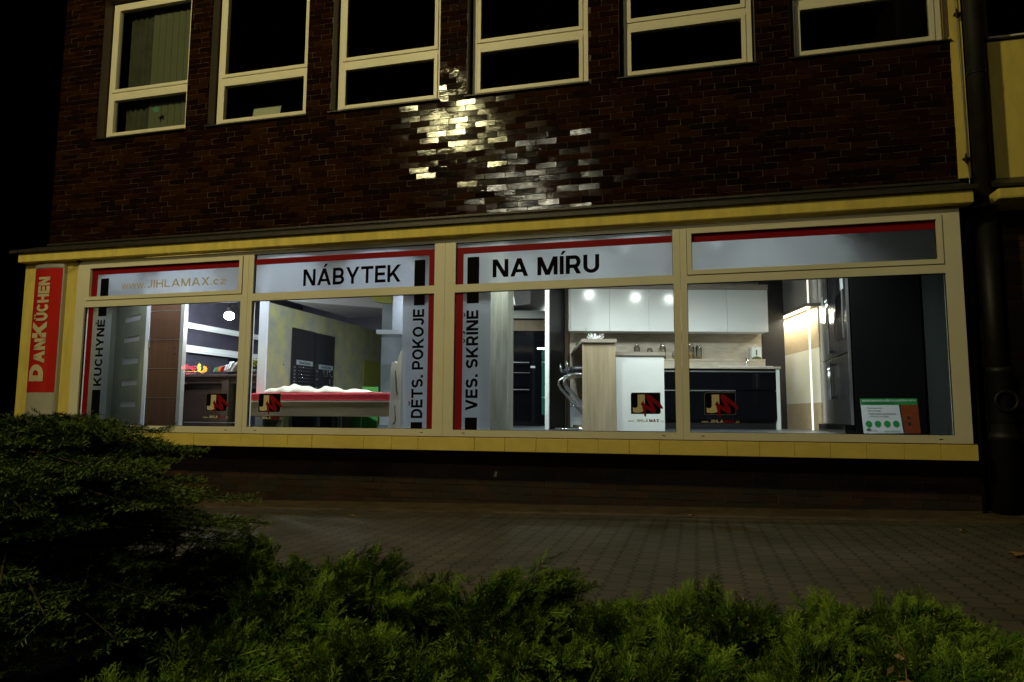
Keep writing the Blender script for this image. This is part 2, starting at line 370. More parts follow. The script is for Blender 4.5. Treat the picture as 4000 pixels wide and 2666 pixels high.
# ---- block letters drawn from strokes (cap height 1)
def glyph(ch, t):
    """list of polygons and the advance width of a sans-serif letter with stroke t"""
    P = []
    def line(pts, th=None, closed=False):
        th = th or t; pts = [p for k_, p in enumerate(pts) if k_ == 0 or math.hypot(p[0]-pts[k_-1][0], p[1]-pts[k_-1][1]) > 1e-4]; n = len(pts); L_, R_ = [], []
        for i in range(n):
            a = pts[i-1] if (i > 0 or closed) else None; b = pts[(i+1) % n] if (i < n-1 or closed) else None; p = pts[i]
            def nrm(u, v):
                dx, dy = v[0]-u[0], v[1]-u[1]; l_ = math.hypot(dx, dy) or 1; return (-dy/l_, dx/l_)
            n1 = nrm(a, p) if a else nrm(p, b); n2 = nrm(p, b) if b else n1
            mx, my = n1[0]+n2[0], n1[1]+n2[1]; m2 = mx*mx+my*my or 1; k = th/m2
            L_.append((p[0]+mx*k, p[1]+my*k)); R_.append((p[0]-mx*k, p[1]-my*k))
        for i in range(n if closed else n-1):
            j = (i+1) % n; P.append([R_[i], R_[j], L_[j], L_[i]])
    def diag(x0, y0, x1, y1, h): P.append([(x0-h/2, y0), (x0+h/2, y0), (x1+h/2, y1), (x1-h/2, y1)])
    def rect(x0, y0, x1, y1): P.append([(x0, y0), (x1, y0), (x1, y1), (x0, y1)])
    def arc(cx, cy, rx, ry, a0, a1, n=12): return [(cx+rx*math.cos(math.radians(a0+(a1-a0)*k/n)), cy+ry*math.sin(math.radians(a0+(a1-a0)*k/n))) for k in range(n+1)]
    h = t/2; acc = None; base = ch
    tbl = {'Á':('A','a'),'Í':('I','a'),'Ě':('E','c'),'Ř':('R','c'),'Ü':('U','u'),'Š':('S','c'),'Ý':('Y','a')}
    if ch in tbl: base, acc = tbl[ch]
    w = .7
    if base == 'I': w = t; rect(0,0,t,1)
    elif base == 'A': w = .84+t*.4; d = 1.10*t; diag(d/2,0,w/2,1,d); diag(w-d/2,0,w/2,1,d); rect(w*.24,.22,w*.76,.22+t*.9)
    elif base == 'N': w = .62+t; rect(0,0,t,1); rect(w-t,0,w,1); diag(t*.62,1,w-t*.62,0,t*1.2)
    elif base == 'M': w = .78+t*1.2; rect(0,0,t,1); rect(w-t,0,w,1); diag(t*.6,1,w/2,0,t*1.12); diag(w-t*.6,1,w/2,0,t*1.12)
    elif base == 'H': w = .62+t; rect(0,0,t,1); rect(w-t,0,w,1); rect(t,.5-h,w-t,.5+h)
    elif base == 'E': w = .48+t; rect(0,0,t,1); rect(t,0,w,t); rect(t,1-t,w,1); rect(t,.5-h,w*.92,.5+h)
    elif base == 'L': w = .46+t; rect(0,0,t,1); rect(t,0,w,t)
    elif base == 'T': w = .66+t*.6; rect(0,1-t,w,1); rect(w/2-h,0,w/2+h,1-t)
    elif base == 'K': w = .64+t; rect(0,0,t,1); diag(t*.7,.30,w-t*.62,1,t*1.25); diag(w*.40,.56,w-t*.6,0,t*1.22)
    elif base == 'Y': w = .74+t*.6; d = 1.1*t; diag(w/2,.36,d/2,1,d); diag(w/2,.36,w-d/2,1,d); rect(w/2-h,0,w/2+h,.42)
    elif base == 'V': w = .76+t*.5; d = 1.08*t; diag(w/2,0,d/2,1,d); diag(w/2,0,w-d/2,1,d)
    elif base == 'X': w = .72+t*.6; d = 1.2*t; diag(d/2,0,w-d/2,1,d); diag(w-d/2,0,d/2,1,d)
    elif base == 'Z': w = .60+t*.6; rect(0,0,w,t); rect(0,1-t,w,1); diag(t*.65,t*.9,w-t*.65,1-t*.9,t*1.3)
    elif base == 'U': w = .58+t; r = (w-t)/2; line([(h,1)] + arc(w/2,h+r*.95,r,r*.95,180,360,14) + [(w-h,1)])
    elif base == 'J': w = .42+t; r = (w-t)/2; line(arc(w/2,h+r*.95,r,r*.95,195,360,12) + [(w-h,1)])
    elif base == 'D': w = .58+t; line([(h,h),(h,1-h),(w*.42,1-h)] + arc(w*.42,.5,w*.58-h,.5-h,90,-90,14) + [(w*.42,h)], closed=True)
    elif base == 'O': w = .68+t; line(arc(w/2,.5,w/2-h,.5-h,0,343,22), closed=True)
    elif base == 'C': w = .62+t; line(arc(w/2,.5,w/2-h,.5-h,38,322,20))
    elif base == 'P': w = .54+t; rect(0,0,t,1); r = .27-h*.2; line([(t,1-h),(w-.30,1-h)] + arc(w-.30,1-h-r,.30-h,r,90,-90,12) + [(t,1-h-2*r)])
    elif base == 'R': w = .56+t; rect(0,0,t,1); r = .265-h*.2; line([(t,1-h),(w-.31,1-h)] + arc(w-.31,1-h-r,.31-h*1.3,r,90,-90,12) + [(t,1-h-2*r)]); diag(w*.52,.50,w-t*.58,0,t*1.15)
    elif base == 'B':
        w = .55+t; rect(0,0,t,1); r = .25-h*.35; y1 = 1-h-2*r
        line([(t,1-h),(w-.32,1-h)] + arc(w-.32,1-h-r,.30-h*1.2,r,90,-90,10) + [(t,y1)]); r2 = (y1-h)/2
        line([(t,y1),(w-.32,y1)] + arc(w-.32,h+r2,.32-h,r2,90,-90,10) + [(t,h)])
    elif base == 'S':
        w = .54+t; rx = w/2-h; r = .25-h*.5
        line(arc(w/2,1-h-r,rx,r,25,180,10)[:-1] + arc(w/2,1-h-r,rx,r,180,245,5)[1:] + arc(w/2,h+r,rx,r,65,0,5) + arc(w/2,h+r,rx,r,0,-155,10)[1:])
    elif base == '.': w = t*1.05; rect(0,0,w,t*1.05)
    elif base == 'w':
        w = .86; d = t*.95
        for x_0, x_1 in ((d/2,.28*w),(w/2,.28*w),(w/2,.72*w),(w-d/2,.72*w)): diag(x_1,0,x_0,.74,d)
    elif base == 'c': w = .46+t*.6; line(arc(w/2,.37,w/2-h,.37-h,40,320,14))
    elif base == 'z': w = .42+t*.6; rect(0,0,w,t*.9); rect(0,.74-t*.9,w,.74); diag(t*.6,t*.8,w-t*.6,.74-t*.8,t*1.2)
    elif base == ' ': w = .26
    if acc == 'a': P.append([(w/2-.06,1.07),(w/2+.06,1.07),(w/2+.22,1.27),(w/2+.04,1.27)])
    if acc == 'c': P.append([(w/2-.05,1.07),(w/2+.05,1.07),(w/2+.21,1.24),(w/2+.08,1.24)]); P.append([(w/2-.05,1.069),(w/2+.05,1.069),(w/2-.08,1.24),(w/2-.21,1.24)])
    if acc == 'u': rect(w*.22,1.06,w*.22+t*.7,1.06+t*.6); rect(w*.78-t*.7,1.06,w*.78,1.06+t*.6)
    return P, w
def block(mb, body, org, u, w, t=.165, gap=.105, mi=0, slant=0.0):
    org, u, w = Vector(org), Vector(u), Vector(w); gl = [glyph(c, t) for c in body]
    tot = sum(g[1] for g in gl) + gap*(len(gl)-1); x = 0.0; nrm = u.cross(w).normalized(); q = 0
    for P, wd in gl:
        for pl in P:
            q += 1; e = nrm*(.0001*(q % 7))
            mb.add([org + u*((x+a+slant*b)/tot) + w*b + e for a, b in pl], [tuple(range(len(pl)))], mi)
        x += wd+gap
    return mb

# ------------------------------------------------------------------ ground
def gz(x): return 0.045 + 0.0225*x
def sheet(name, x0, x1, y0, y1, dz, m, label=None, kind='structure', cat=None):
    mb = MB(); mb.add([(x0,y0,gz(x0)+dz),(x1,y0,gz(x1)+dz),(x1,y1,gz(x1)+dz),(x0,y1,gz(x0)+dz)], [(0,1,2,3)])
    o = mb.build(name, m); tag(o, label, cat, None, kind); return o
sheet('ground', -160, 160, -220, 120, -0.03, MT['asphalt'], 'dark asphalt ground around the building', cat='ground')
sheet('pavement', -40, 40, -4.35, 0.6, 0.0, MT['paver'], 'interlocking grey paver pavement below the shop windows', cat='pavement')
sheet('planting_bed', -12, 12, -7.4, -4.35, 0.004, MT['soil'], 'dark soil under the low shrubs', cat='soil')
mb = MB()
x0, x1 = -14, 8
mb.hexa([(x0,-0.32,gz(x0)-.02),(x1,-0.32,gz(x1)-.02),(x1,0.33,gz(x1)-.02),(x0,0.33,gz(x0)-.02),(x0,-0.32,gz(x0)+.012),(x1,-0.32,gz(x1)+.012),(x1,0.33,gz(x1)+.035),(x0,0.33,gz(x0)+.035)])
tag(mb.build('kerb', MT['gutter']), 'reddish concrete strip along the foot of the wall', 'kerb', None, 'structure')

# ------------------------------------------------------------------ the brick building
B = thing('brick_building', 'dark brick building with yellow bay of four lit shop windows', 'building', (-3.3, 0.3, 0))
YB = 0.30
WIN = [(-8.477+1.9175*i, -8.477+1.9175*i+1.55) for i in range(6)]; WIN[5] = (1.11, 2.70)
ZS, ZT, ZTOP = 5.08, 7.27, 8.4
BX0, BX1 = -9.205, 2.70

def brick_field(mb, x0, x1, z0, z1, Y, face, holes, L=0.26, C=0.0765, j=0.009, tilt=0.011):
    rows = int(math.ceil((z1-z0)/C))
    for r in range(rows):
        za = z0 + r*C + j/2; zb = min(z0+(r+1)*C - j/2, z1)
        off = (0.5*(r % 2))*L + (0.03 if (r//2) % 2 else 0)
        k = int((x0)/L)-1
        x = x0 - off
        while x < x1:
            a, b = max(x+j/2, x0), min(x+L-j/2, x1); x += L
            segs = [(a, b)]
            for (hx0, hx1, hz0, hz1) in holes:
                if zb > hz0+0.01 and za < hz1-0.01:
                    ns = []
                    for (p, q) in segs:
                        if q <= hx0 or p >= hx1: ns.append((p, q)); continue
                        if p < hx0: ns.append((p, hx0))
                        if q > hx1: ns.append((hx1, q))
                    segs = ns
            for p, q in segs:
                if q-p < 0.025: continue
                tx = max(-.05, min(.05, random.gauss(0, tilt)*2.5)); tz = random.gauss(0, tilt)*2.4; dy = random.uniform(-.0012, .0012)
                hx, hz = (q-p)/2, (zb-za)/2
                y = lambda sx, sz: Y + dy + sx*hx*tx + sz*hz*tz
                vs = [(p,y(-1,-1),za),(q,y(1,-1),za),(q,y(1,1),zb),(p,y(-1,1),zb),(p,Y+face,za),(q,Y+face,za),(q,Y+face,zb),(p,Y+face,zb)]
                mb.add(vs, [(0,1,2,3),(0,4,5,1),(1,5,6,2),(2,6,7,3),(3,7,4,0)])
holes = [(a, b, ZS-0.005, ZT) for a, b in WIN]
mb = MB(); brick_field(mb, BX0, BX1, 3.505, ZTOP, YB, 0.022, holes); mb.build('brick_wall', MT['brick'], B)
mb = MB()   # wall body behind the bricks, with the openings left free
ya, yb = YB+0.008, YB+0.30
mb.box(BX0, BX1, ya, yb, 3.40, ZS-0.005)
mb.box(BX0, BX1, ya, yb, ZT, ZTOP)
xs = [BX0] + [v for w in WIN for v in w] + [BX1]
for i in range(0, len(xs)-2, 2): mb.box(xs[i]+.0, xs[i+1], ya, yb, ZS-0.004, ZT-0.001)
mb.box(BX0+.02, BX0+.3, yb+.001, 9, -.2, ZTOP)           # flank of the building
mb.box(2.72, 2.9, yb+.001, 9, 4.0, ZTOP)
mb.build('wall_body', MT['mortar'], B)
# plinth
mb = MB(); brick_field(mb, -9.0, 2.75, -0.12, 0.66, 0.30, 0.012, [], L=0.27, C=0.088, tilt=0.004); mb.build('plinth_wall', MT['plinth'], B)
mb = MB(); mb.box(-9.0, 2.75, 0.308, 0.6, -0.4, 0.66); mb.build('plinth_body', MT['mortar_dark'], B)
# bay: yellow side panel, fascia, flashing, sill, floor slab
mb = MB(); mb.box(-9.262, -8.316, 0.012, 0.42, 0.822, 3.178); mb.build('side_panel', MT['yellow'], B, 0.006)
mb = MB(); mb.box(-9.28, 2.69, -0.10, 0.085, 3.178, 3.312); mb.build('fascia', MT['yellow'], B, 0.008)
mb = MB()
mb.hexa([(-9.40,-0.135,3.315),(2.72,-0.135,3.315),(2.72,0.296,3.44),(-9.40,0.296,3.44),(-9.40,-0.135,3.345),(2.72,-0.135,3.345),(2.72,0.296,3.50),(-9.40,0.296,3.50)])
mb.box(-9.40, 2.72, -0.142, -0.128, 3.306, 3.350)
mb.box(-9.2, 2.70, 0.262, 0.297, 3.502, 3.528)
mb.build('roof_flashing', MT['flash'], B)
mb = MB()
x = -9.28; mbj = MB()
while x < 2.60:
    w_ = random.choice([0.335, 0.335, 0.335, 0.36, 0.69, 0.32]); e = min(x+w_, 2.612)
    dy = random.uniform(-.002, .002)
    mb.box(x+.0012, e-.0012, -0.06+dy, 0.30, 0.655, 0.806); x = e
mb.build('tiled_sill', MT['yellow_tile'], B, 0.004)
mbj.box(-9.27, 2.605, -0.050, 0.296, 0.652, 0.800); mbj.build('sill_joints', MT['tile_joint'], B)
mb = MB(); mb.box(-9.27, 2.606, -0.045, 0.30, 0.8065, 0.8145); mb.build('sill_cover', mat('rusty sill strip', (0.12,0.06,0.03), 0.7, 0.3, var=0.3, scale=10), B)
# showroom shell
mb = MB(); mb.box(-9.2, 2.55, 0.09, 9.0, 0.79, 0.872); mb.build('showroom_floor', MT['floor'], B)
mb = MB(); mb.box(-9.2, 2.55, 0.09, 9.0, 3.36, 3.399); mb.build('showroom_ceiling', MT['ceil'], B)
mb = MB(); mb.box(-9.2, 2.55, 7.0, 7.15, 0.873, 3.359); mb.build('back_wall', MT['wallp'], B)
mb = MB(); mb.box(2.47, 2.56, 0.075, 6.99, 0.873, 3.17); mb.build('bay_side_wall', mat('grey green bay wall', (0.022,0.027,0.026), 0.8, 0.05, var=0.1, scale=3), B)
mb = MB(); mb.box(2.565, 2.60, 0.07, 0.305, 0.815, 3.177); mb.build('bay_side_cheek', MT['cream'], B)
mb = MB(); mb.box(-9.19, -8.33, 0.425, 0.5, 0.873, 3.3); mb.box(-9.19, -9.1, 0.501, 6.99, 0.873, 3.3); mb.build('flank_wall', MT['wallp'], B)
# a curved grey bulkhead hanging below the ceiling and a yellow rear strip
mb = MB()
pts = []
for k in range(13):
    t = k/12; pts.append(Vector((-6.6+3.9*t, 2.5+1.1*math.sin(t*PI*0.9)+0.9*t, 2.95)))
pts += [Vector((-2.7, 7.0, 2.95)), Vector((-6.6, 7.0, 2.95))]
mb.prism(pts, (0,0,0.408)); mb.build('ceiling_bulkhead', mat('grey ceiling board', (0.55,0.56,0.54), 0.8, 0.2, var=0.04, scale=2), B)
# upper rooms
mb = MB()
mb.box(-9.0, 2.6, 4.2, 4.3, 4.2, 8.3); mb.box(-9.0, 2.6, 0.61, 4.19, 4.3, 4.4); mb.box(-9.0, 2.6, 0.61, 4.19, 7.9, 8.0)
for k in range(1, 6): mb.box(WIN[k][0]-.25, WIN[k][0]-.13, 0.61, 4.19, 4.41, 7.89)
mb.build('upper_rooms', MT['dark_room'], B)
# upper windows
def upper_window(a, b):
    Yf = 0.45; a2, b2 = a+0.022, b-0.022; zb, zt = ZS+0.045, ZT-0.02; zm0, zm1 = 5.735, 5.835
    mb = MB(); fw = 0.06
    mb.box(a2, a2+fw, Yf, Yf+.07, zb, zt); mb.box(b2-fw, b2, Yf, Yf+.07, zb, zt)
    mb.box(a2+fw, b2-fw, Yf, Yf+.07, zt-fw, zt); mb.box(a2+fw, b2-fw, Yf, Yf+.07, zb, zb+.035)
    mb.box(a2+fw, b2-fw, Yf+.002, Yf+.07, zm0+.03, zm1)
    w = b.__class__  # noqa
    o = mb.build('window', MT['cream'], B, 0.004)
    for (z0, z1) in ((zb+.038, zm0+.025), (zm1+.004, zt-fw-.004)):
        s = MB(); p, q = a2+fw+.005, b2-fw-.005; sw = 0.05
        s.box(p, p+sw, Yf-.012, Yf+.06, z0, z1); s.box(q-sw, q, Yf-.012, Yf+.06, z0, z1)
        s.box(p+sw, q-sw, Yf-.012, Yf+.06, z0, z0+sw); s.box(p+sw, q-sw, Yf-.012, Yf+.06, z1-sw, z1)
        s.build('sash', MT['cream'], o, 0.004)
        g = MB(); g.add([(p+sw-.005,Yf+.03,z0+sw-.005),(q-sw+.005,Yf+.03,z0+sw-.005),(q-sw+.005,Yf+.03,z1-sw+.005),(p+sw-.005,Yf+.03,z1-sw+.005)], [(0,1,2,3)])
        g.build('pane', MT['upglass'], o)
    g = MB(); g.box(a2+.055, b2-.055, Yf+.02, Yf+.065, zb+.03, zt-fw+.01)   # dark rebate seen in the gaps
    k = MB(); k.hexa([(a-.02,0.255,5.052),(b+.005,0.255,5.052),(b+.005,0.47,5.085),(a-.02,0.47,5.085),(a-.02,0.255,5.066),(b+.005,0.255,5.066),(b+.005,0.47,5.118),(a-.02,0.47,5.118)])
    k.build('sill', MT['flash'], o)
    for x_ in (a, b-.004): r_ = MB(); r_.box(x_, x_+.004, YB+.001, YB+.149, ZS+.04, ZT-.002); r_.build('reveal', MT['reveal'], o)
    return o
for a, b in WIN: upper_window(a, b)
# right-hand rendered pilaster
mb = MB(); mb.box(2.70, 2.815, 0.285, 0.62, 3.545, ZTOP); mb.box(2.62, 2.699, 0.50, 0.62, ZS+.05, ZT); mb.build('pilaster', MT['yellow'], B)

# ------------------------------------------------------------------ shop windows
FR = [(-8.315, -5.5695), (-5.5665, -2.8695), (-2.8665, -0.1385), (-0.1355, 2.585)]
LOW = [(-8.162, -5.668, .897, 2.512), (-5.50, -3.0, .896, 2.508), (-2.742, -.210, .890, 2.507), (-.066, 2.438, .892, 2.501)]
TOP = [(-8.085, -5.703, 2.655, 3.053), (-5.492, -3.0, 2.602, 3.116), (-2.733, -.214, 2.60, 3.110), (-.012, 2.374, 2.643, 3.05)]
ZB, ZTP = 0.815, 3.160
YG = 0.032
def emblem(parent, x0, z1, w=0.311, h=0.226):
    P = lambda x, y, yy: Vector((x0 + (x-245)/1110*w, yy, z1 - (y-155)/790*h))
    def rr(g, yy):
        o = []
        def arc(cx, cy, r, a0, a1):
            for k in range(6):
                a = a0+(a1-a0)*k/5; o.append(P(cx+r*math.cos(a), cy+r*math.sin(a), yy))
        x_0, x_1, y_0, y_1 = 245-g, 1355+g, 155-g, 945+g
        arc(x_0+75, y_0+75, 75, PI, 1.5*PI); o.append(P(x_1, y_0, yy)); arc(x_1-75, y_1-75, 75, 0, .5*PI); o.append(P(x_0, y_1, yy))
        return o
    mb = MB()
    mb.add(rr(14, YG-.0040), [tuple(range(14))], 3); mb.add(rr(0, YG-.0050), [tuple(range(14))], 0)
    J = [(500,220),(775,220),(775,600),(765,720),(740,800),(690,865),(600,895),(500,905),(400,898),(310,882),(305,700),(345,718),(400,728),(445,720),(480,692),(495,640),(500,580)]
    mb.add([P(x, y, YG-.0060) for x, y in J], [tuple(range(len(J)))], 1)
    R = [(710,450),(738,540),(765,575),(985,700),(810,320),(825,260),(870,212),(920,215),(1020,275),(1350,545),(1450,690),(1460,740),(1430,768),(1370,745),(1080,510),(1035,470),(1190,800),(1180,890),(1120,925),(1050,900),(785,745),(818,1000),(808,1055),(782,1064),(745,1030),(655,640),(612,600),(640,530)]
    mb.add([P(x, y, YG-.0070) for x, y in R], [tuple(range(len(R)))], 2)
    o = mb.build('emblem', [MT['black'], MT['beige'], MT['red'], MT['outline']], parent)
    z = z1-.316; u0 = x0-.037; T = .381; yy = YG-.005
    def url(body, x_, w_, h_, m_, t_): q_ = MB(); block(q_, body, (u0+x_*T, yy, z), (w_*T,0,0), (0,0,h_), t_, .12); q_.build('web_address', MT[m_], parent)
    url('www.', 0, .20, .022, 'beige', .16); url('JIHLA', .225, .355, .032, 'beige', .20); url('MAX', .60, .275, .032, 'red', .25); url('.cz', .895, .105, .024, 'beige', .16)
    return o
SW = []
for i in range(4):
    x0, x1 = FR[i]; lx0, lx1, lz0, lz1 = LOW[i]; tx0, tx1, tz0, tz1 = TOP[i]
    mb = MB(); yf, yk = 0.0, 0.075
    sash = i in (0, 3)
    if sash: sx0, sx1, sz0, sz1 = tx0-.055, tx1+.055, tz0-.055, tz1+.052
    else: sx0, sx1, sz0, sz1 = tx0, tx1, tz0, tz1
    mb.box(x0, lx0, yf, yk, ZB, lz1); mb.box(lx1, x1, yf, yk, ZB, lz1); mb.box(lx0, lx1, yf, yk, ZB, lz0)
    mb.box(x0, x1, yf, yk, lz1, sz0); mb.box(x0, sx0, yf, yk, sz0, sz1); mb.box(sx1, x1, yf, yk, sz0, sz1); mb.box(x0, x1, yf, yk, sz1, ZTP)
    o = mb.build('shop_window', MT['cream'], B); SW.append(o)
    gk = MB()
    if sash:
        s = MB(); g = .006
        s.box(sx0+g, tx0, -.014, .07, sz0+g, sz1-g); s.box(tx1, sx1-g, -.014, .07, sz0+g, sz1-g)
        s.box(tx0, tx1, -.014, .07, sz0+g, tz0); s.box(tx0, tx1, -.014, .07, tz1, sz1-g)
        s.build('vent_sash', MT['cream'], o)
        gk.box(sx0, sx1, .012, .06, sz0, sz0+.006); gk.box(sx0, sx1, .012, .06, sz1-.006, sz1); gk.box(sx0, sx0+.006, .012, .06, sz0+.006, sz1-.006); gk.box(sx1-.006, sx1, .012, .06, sz0+.006, sz1-.006)
    for (a, b, c, d) in (LOW[i], TOP[i]):
        e = .005
        gk.box(a, b, .024, .05, c, c+e); gk.box(a, b, .024, .05, d-e, d); gk.box(a, a+e, .024, .05, c+e, d-e); gk.box(b-e, b, .024, .05, c+e, d-e)
    gk.box(x0, x1, .001, .003, ZB-.001, ZB+.0005)
    for q in (lx0+.13, lx1-.13): gk.box(q-.017, q+.017, -.003, .002, ZB+.036, ZB+.044)
    gk.build('gasket', MT['gasket'], o)  # gasket strips, their dark colour also drawing groove and reveal shadow
    for (a, b, c, d) in (LOW[i], TOP[i]):
        p = MB(); p.add([(a,YG,c),(b,YG,c),(b,YG,d),(a,YG,d)], [(0,1,2,3)]); p.build('pane', MT['glass'], o)
    fm = MB(); fm.box(tx0, tx1, YG+.022, YG+.025, tz0, tz1); fm.build('frosted_film', MT['film'], o); fm = MB()
    if i == 0: fm.box(lx0+.035, -7.745, YG+.022, YG+.025, lz0, lz1)
    if i == 1: fm.box(-3.425, lx1, YG+.022, YG+.025, lz0, lz1)
    if i == 2: fm.box(lx0, -2.308, YG+.022, YG+.025, lz0, lz1)
    if fm.f: fm.build('frosted_film', MT['film'], o)
    yr = YG-.0035
    def piece(nm, m_, a_, b_, c_, d_):
        q_ = MB(); q_.add([(a_,yr,c_),(b_,yr,c_),(b_,yr,d_),(a_,yr,d_)], [(0,1,2,3)]); q_.build(nm, MT[m_], o)
    def red(*q_): piece('red_stripe', 'red', *q_)
    def blk(*q_): piece('black_block', 'black', *q_)
    def letters(nm, m_, body, org, u, w, t_=.165, gap=.105):
        ws = body.split(' '); full = sum(glyph(c_, t_)[1] for c_ in body) + gap*(len(body)-1); x_ = 0.0
        for wd in ws:
            ln = sum(glyph(c_, t_)[1] for c_ in wd) + gap*(len(wd)-1)
            q_ = MB(); block(q_, wd, Vector(org)+Vector(u)*(x_/full), Vector(u)*(ln/full), w, t_, gap); q_.build(nm, MT[m_], o); x_ += ln + glyph(' ', t_)[1] + 2*gap
    if i == 0:
        red(tx0, tx1, 2.965, 3.05); red(tx0, -7.99, tz0, 2.965); red(-8.116, -8.029, lz0, lz1)
        blk(-7.935, -7.80, tz0, 2.91); blk(-7.945, -7.808, 2.383, lz1); blk(-7.958, -7.82, lz0, 1.373)
        letters('lettering', 'black', 'KUCHYNĚ', (-7.822, yr, 1.425), (0,0,.91), (-.128,0,0), .205)
        letters('web_address', 'beige', 'www.', (-7.58, yr, 2.748), (.395,0,0), (0,0,.100), .13)
        letters('web_address', 'beige', 'JIHLAMAX', (-7.165, yr, 2.748), (.985,0,0), (0,0,.108), .15, .14)
        letters('web_address', 'beige', '.cz', (-6.16, yr, 2.748), (.235,0,0), (0,0,.100), .14)
        emblem(o, -6.132, 1.320)
    if i == 1:
        red(tx0, tx1, 2.98, 3.054); red(-3.08, tx1, tz0, 2.98); red(-3.08, lx1, lz0, lz1)
        blk(-3.27, -3.13, tz0, 2.93); blk(-3.27, -3.13, 2.374, lz1); blk(-3.28, -3.135, lz0, .975)
        letters('lettering', 'black', 'NÁBYTEK', (-4.785, yr, 2.674), (1.335,0,0), (0,0,.214), .178)
        letters('lettering', 'black', 'DĚTS. POKOJE', (-3.134, yr, 1.022), (0,0,1.305), (-.146,0,0), .20)
        emblem(o, -5.354, 1.313)
    if i == 2:
        red(tx0, tx1, 2.972, 3.05); red(tx0, -2.645, tz0, 2.972); red(-2.73, -2.644, lz0, lz1)
        blk(-2.595, -2.448, tz0, 2.93); blk(-2.597, -2.448, 2.373, lz1); blk(-2.603, -2.455, lz0, 1.033)
        letters('lettering', 'black', 'NA MÍRU', (-2.282, yr, 2.672), (1.257,0,0), (0,0,.214), .20)
        letters('lettering', 'black', 'VES. SKŘÍNĚ', (-2.452, yr, 1.115), (0,0,1.175), (-.148,0,0), .205)
        emblem(o, -.687, 1.314)
    if i == 3:
        red(tx0, tx1, 2.96, 3.05); emblem(o, .091, 1.313)
for o, l in zip(SW, ('shop window lettered KUCHYNĚ with web address on its transom', 'shop window lettered NÁBYTEK and DĚTS. POKOJE', 'shop window lettered NA MÍRU and VES. SKŘÍNĚ', 'shop window with only a red stripe on its transom')): o['label'] = l

# ------------------------------------------------------------------ red sign box on the side panel
SG = thing('sign_box', 'tall red light box sign with white lettering on the yellow panel', 'sign', (-8.65, 0.01, 1.0))
sx0, sx1, sz0, sz1 = -9.004, -8.505, 0.999, 3.122
def curved(xa, xb, z0, z1, dy=0.0, y0=-0.090, bulge=0.035, n=14):
    mb_ = MB(); vs = []; fs = []
    for k in range(n+1):
        x = xa+(xb-xa)*k/n; s_ = (x-sx0)/(sx1-sx0); y = y0 + bulge*(2*s_-1)**2*1.2 - dy
        vs += [(x, y, z0), (x, y, z1)]
    for k in range(n): fs.append((2*k, 2*k+2, 2*k+3, 2*k+1))
    mb_.add(vs, fs, 0, True); return mb_
cb_ = MB()
prof = [(sx0 + (sx1-sx0)*k/14, -0.085+0.035*1.2*(2*k/14-1)**2) for k in range(15)]
cb_.prism([Vector((x, y, sz0)) for x, y in prof] + [Vector((sx1, 0.008, sz0)), Vector((sx0, 0.008, sz0))], (0,0,sz1-sz0-.04)); cb_.build('housing', MT['silver'], SG)
cp = MB(); cp.prism([Vector((x+(.004 if x > -8.75 else -.004), y-.008, sz1-.04)) for x, y in prof] + [Vector((sx1+.004, 0.0075, sz1-.04)), Vector((sx0-.004, 0.0075, sz1-.04))], (0,0,.05)); cp.build('end_cap', MT['silver'], SG)
curved(sx0+.004, sx1-.014, 1.337, 3.072, .002).build('red_face', MT['signred'], SG)
curved(sx0+.004, sx1-.014, 1.01, 1.335, .002).build('grey_face', MT['signgrey'], SG)
t = MB()
def sign_text(body, z0, z1, xa, xb, bold):
    m_ = MB(); block(m_, body, (xa, 0, z0), (0,0,z1-z0), (xb-xa,0,0), bold, .07)
    vs = []
    for x, y, z in m_.v:
        s_ = (x-sx0)/(sx1-sx0); vs.append((x + (z-z0)*0.0, -0.090+0.035*1.2*(2*s_-1)**2-.013, z))
    t.add(vs, m_.f)
sign_text('D', 1.490, 1.722, -8.679, -8.944, .30)
sign_text('AN', 1.742, 2.083, -8.677, -8.879, .27)
sign_text('K', 2.094, 2.321, -8.677, -8.944, .27)
sign_text('ÜCHEN', 2.331, 2.951, -8.677, -8.884, .25)
t.build('lettering', MT['beige'], SG)
mb = MB(); mb.tube([(-8.505,-.03,3.04),(-8.42,-.02,3.07),(-8.30,-.012,3.12),(-8.29,-.02,3.155)], .004, 6); mb.tube([(-8.505,-.03,3.01),(-8.41,-.025,3.045),(-8.30,-.02,3.10),(-8.29,-.02,3.15)], .003, 6); mb.box(-8.31,-8.27,-.03,.01,3.15,3.19)
tag(mb.build('cable', MT['pipe']), 'thin looped cable joining the red sign to the fascia', 'cable')

# ------------------------------------------------------------------ neighbouring building, pipes
N = thing('yellow_building', 'yellow rendered building right of the drainpipe', 'building', (4.5, .3, 0))
mb = MB(); mb.box(2.97, 9.0, 0.36, 0.62, 3.53, 5.03); mb.box(2.97, 3.05, 0.36, 0.62, 5.03, ZTOP); mb.box(4.9, 9.0, 0.36, 0.62, 5.03, ZTOP); mb.box(3.05, 4.9, 0.36, .62, 7.25, ZTOP); mb.build('rendered_wall', MT['yellow'], N)
mb = MB(); mb.box(2.9, 9.0, -.10, .40, 3.195, 3.305); mb.build('fascia', MT['yellow'], N, .02)
mb = MB(); mb.hexa([(2.93,-.12,3.31),(9,-.12,3.31),(9,.36,3.45),(2.93,.36,3.45),(2.93,-.12,3.34),(9,-.12,3.34),(9,.36,3.54),(2.93,.36,3.54)]); mb.build('roof_flashing', MT['flash'], N)
mb = MB(); brick_field(mb, 2.76, 9, -.1, 3.19, .42, .012, [(3.55, 5.2, .9, 2.9)], tilt=.005); mb.build('brick_wall', MT['plinth'], N)
mb = MB(); mb.box(2.76, 9, .43, .7, -.3, 3.19); mb.build('wall_body', MT['mortar_dark'], N)
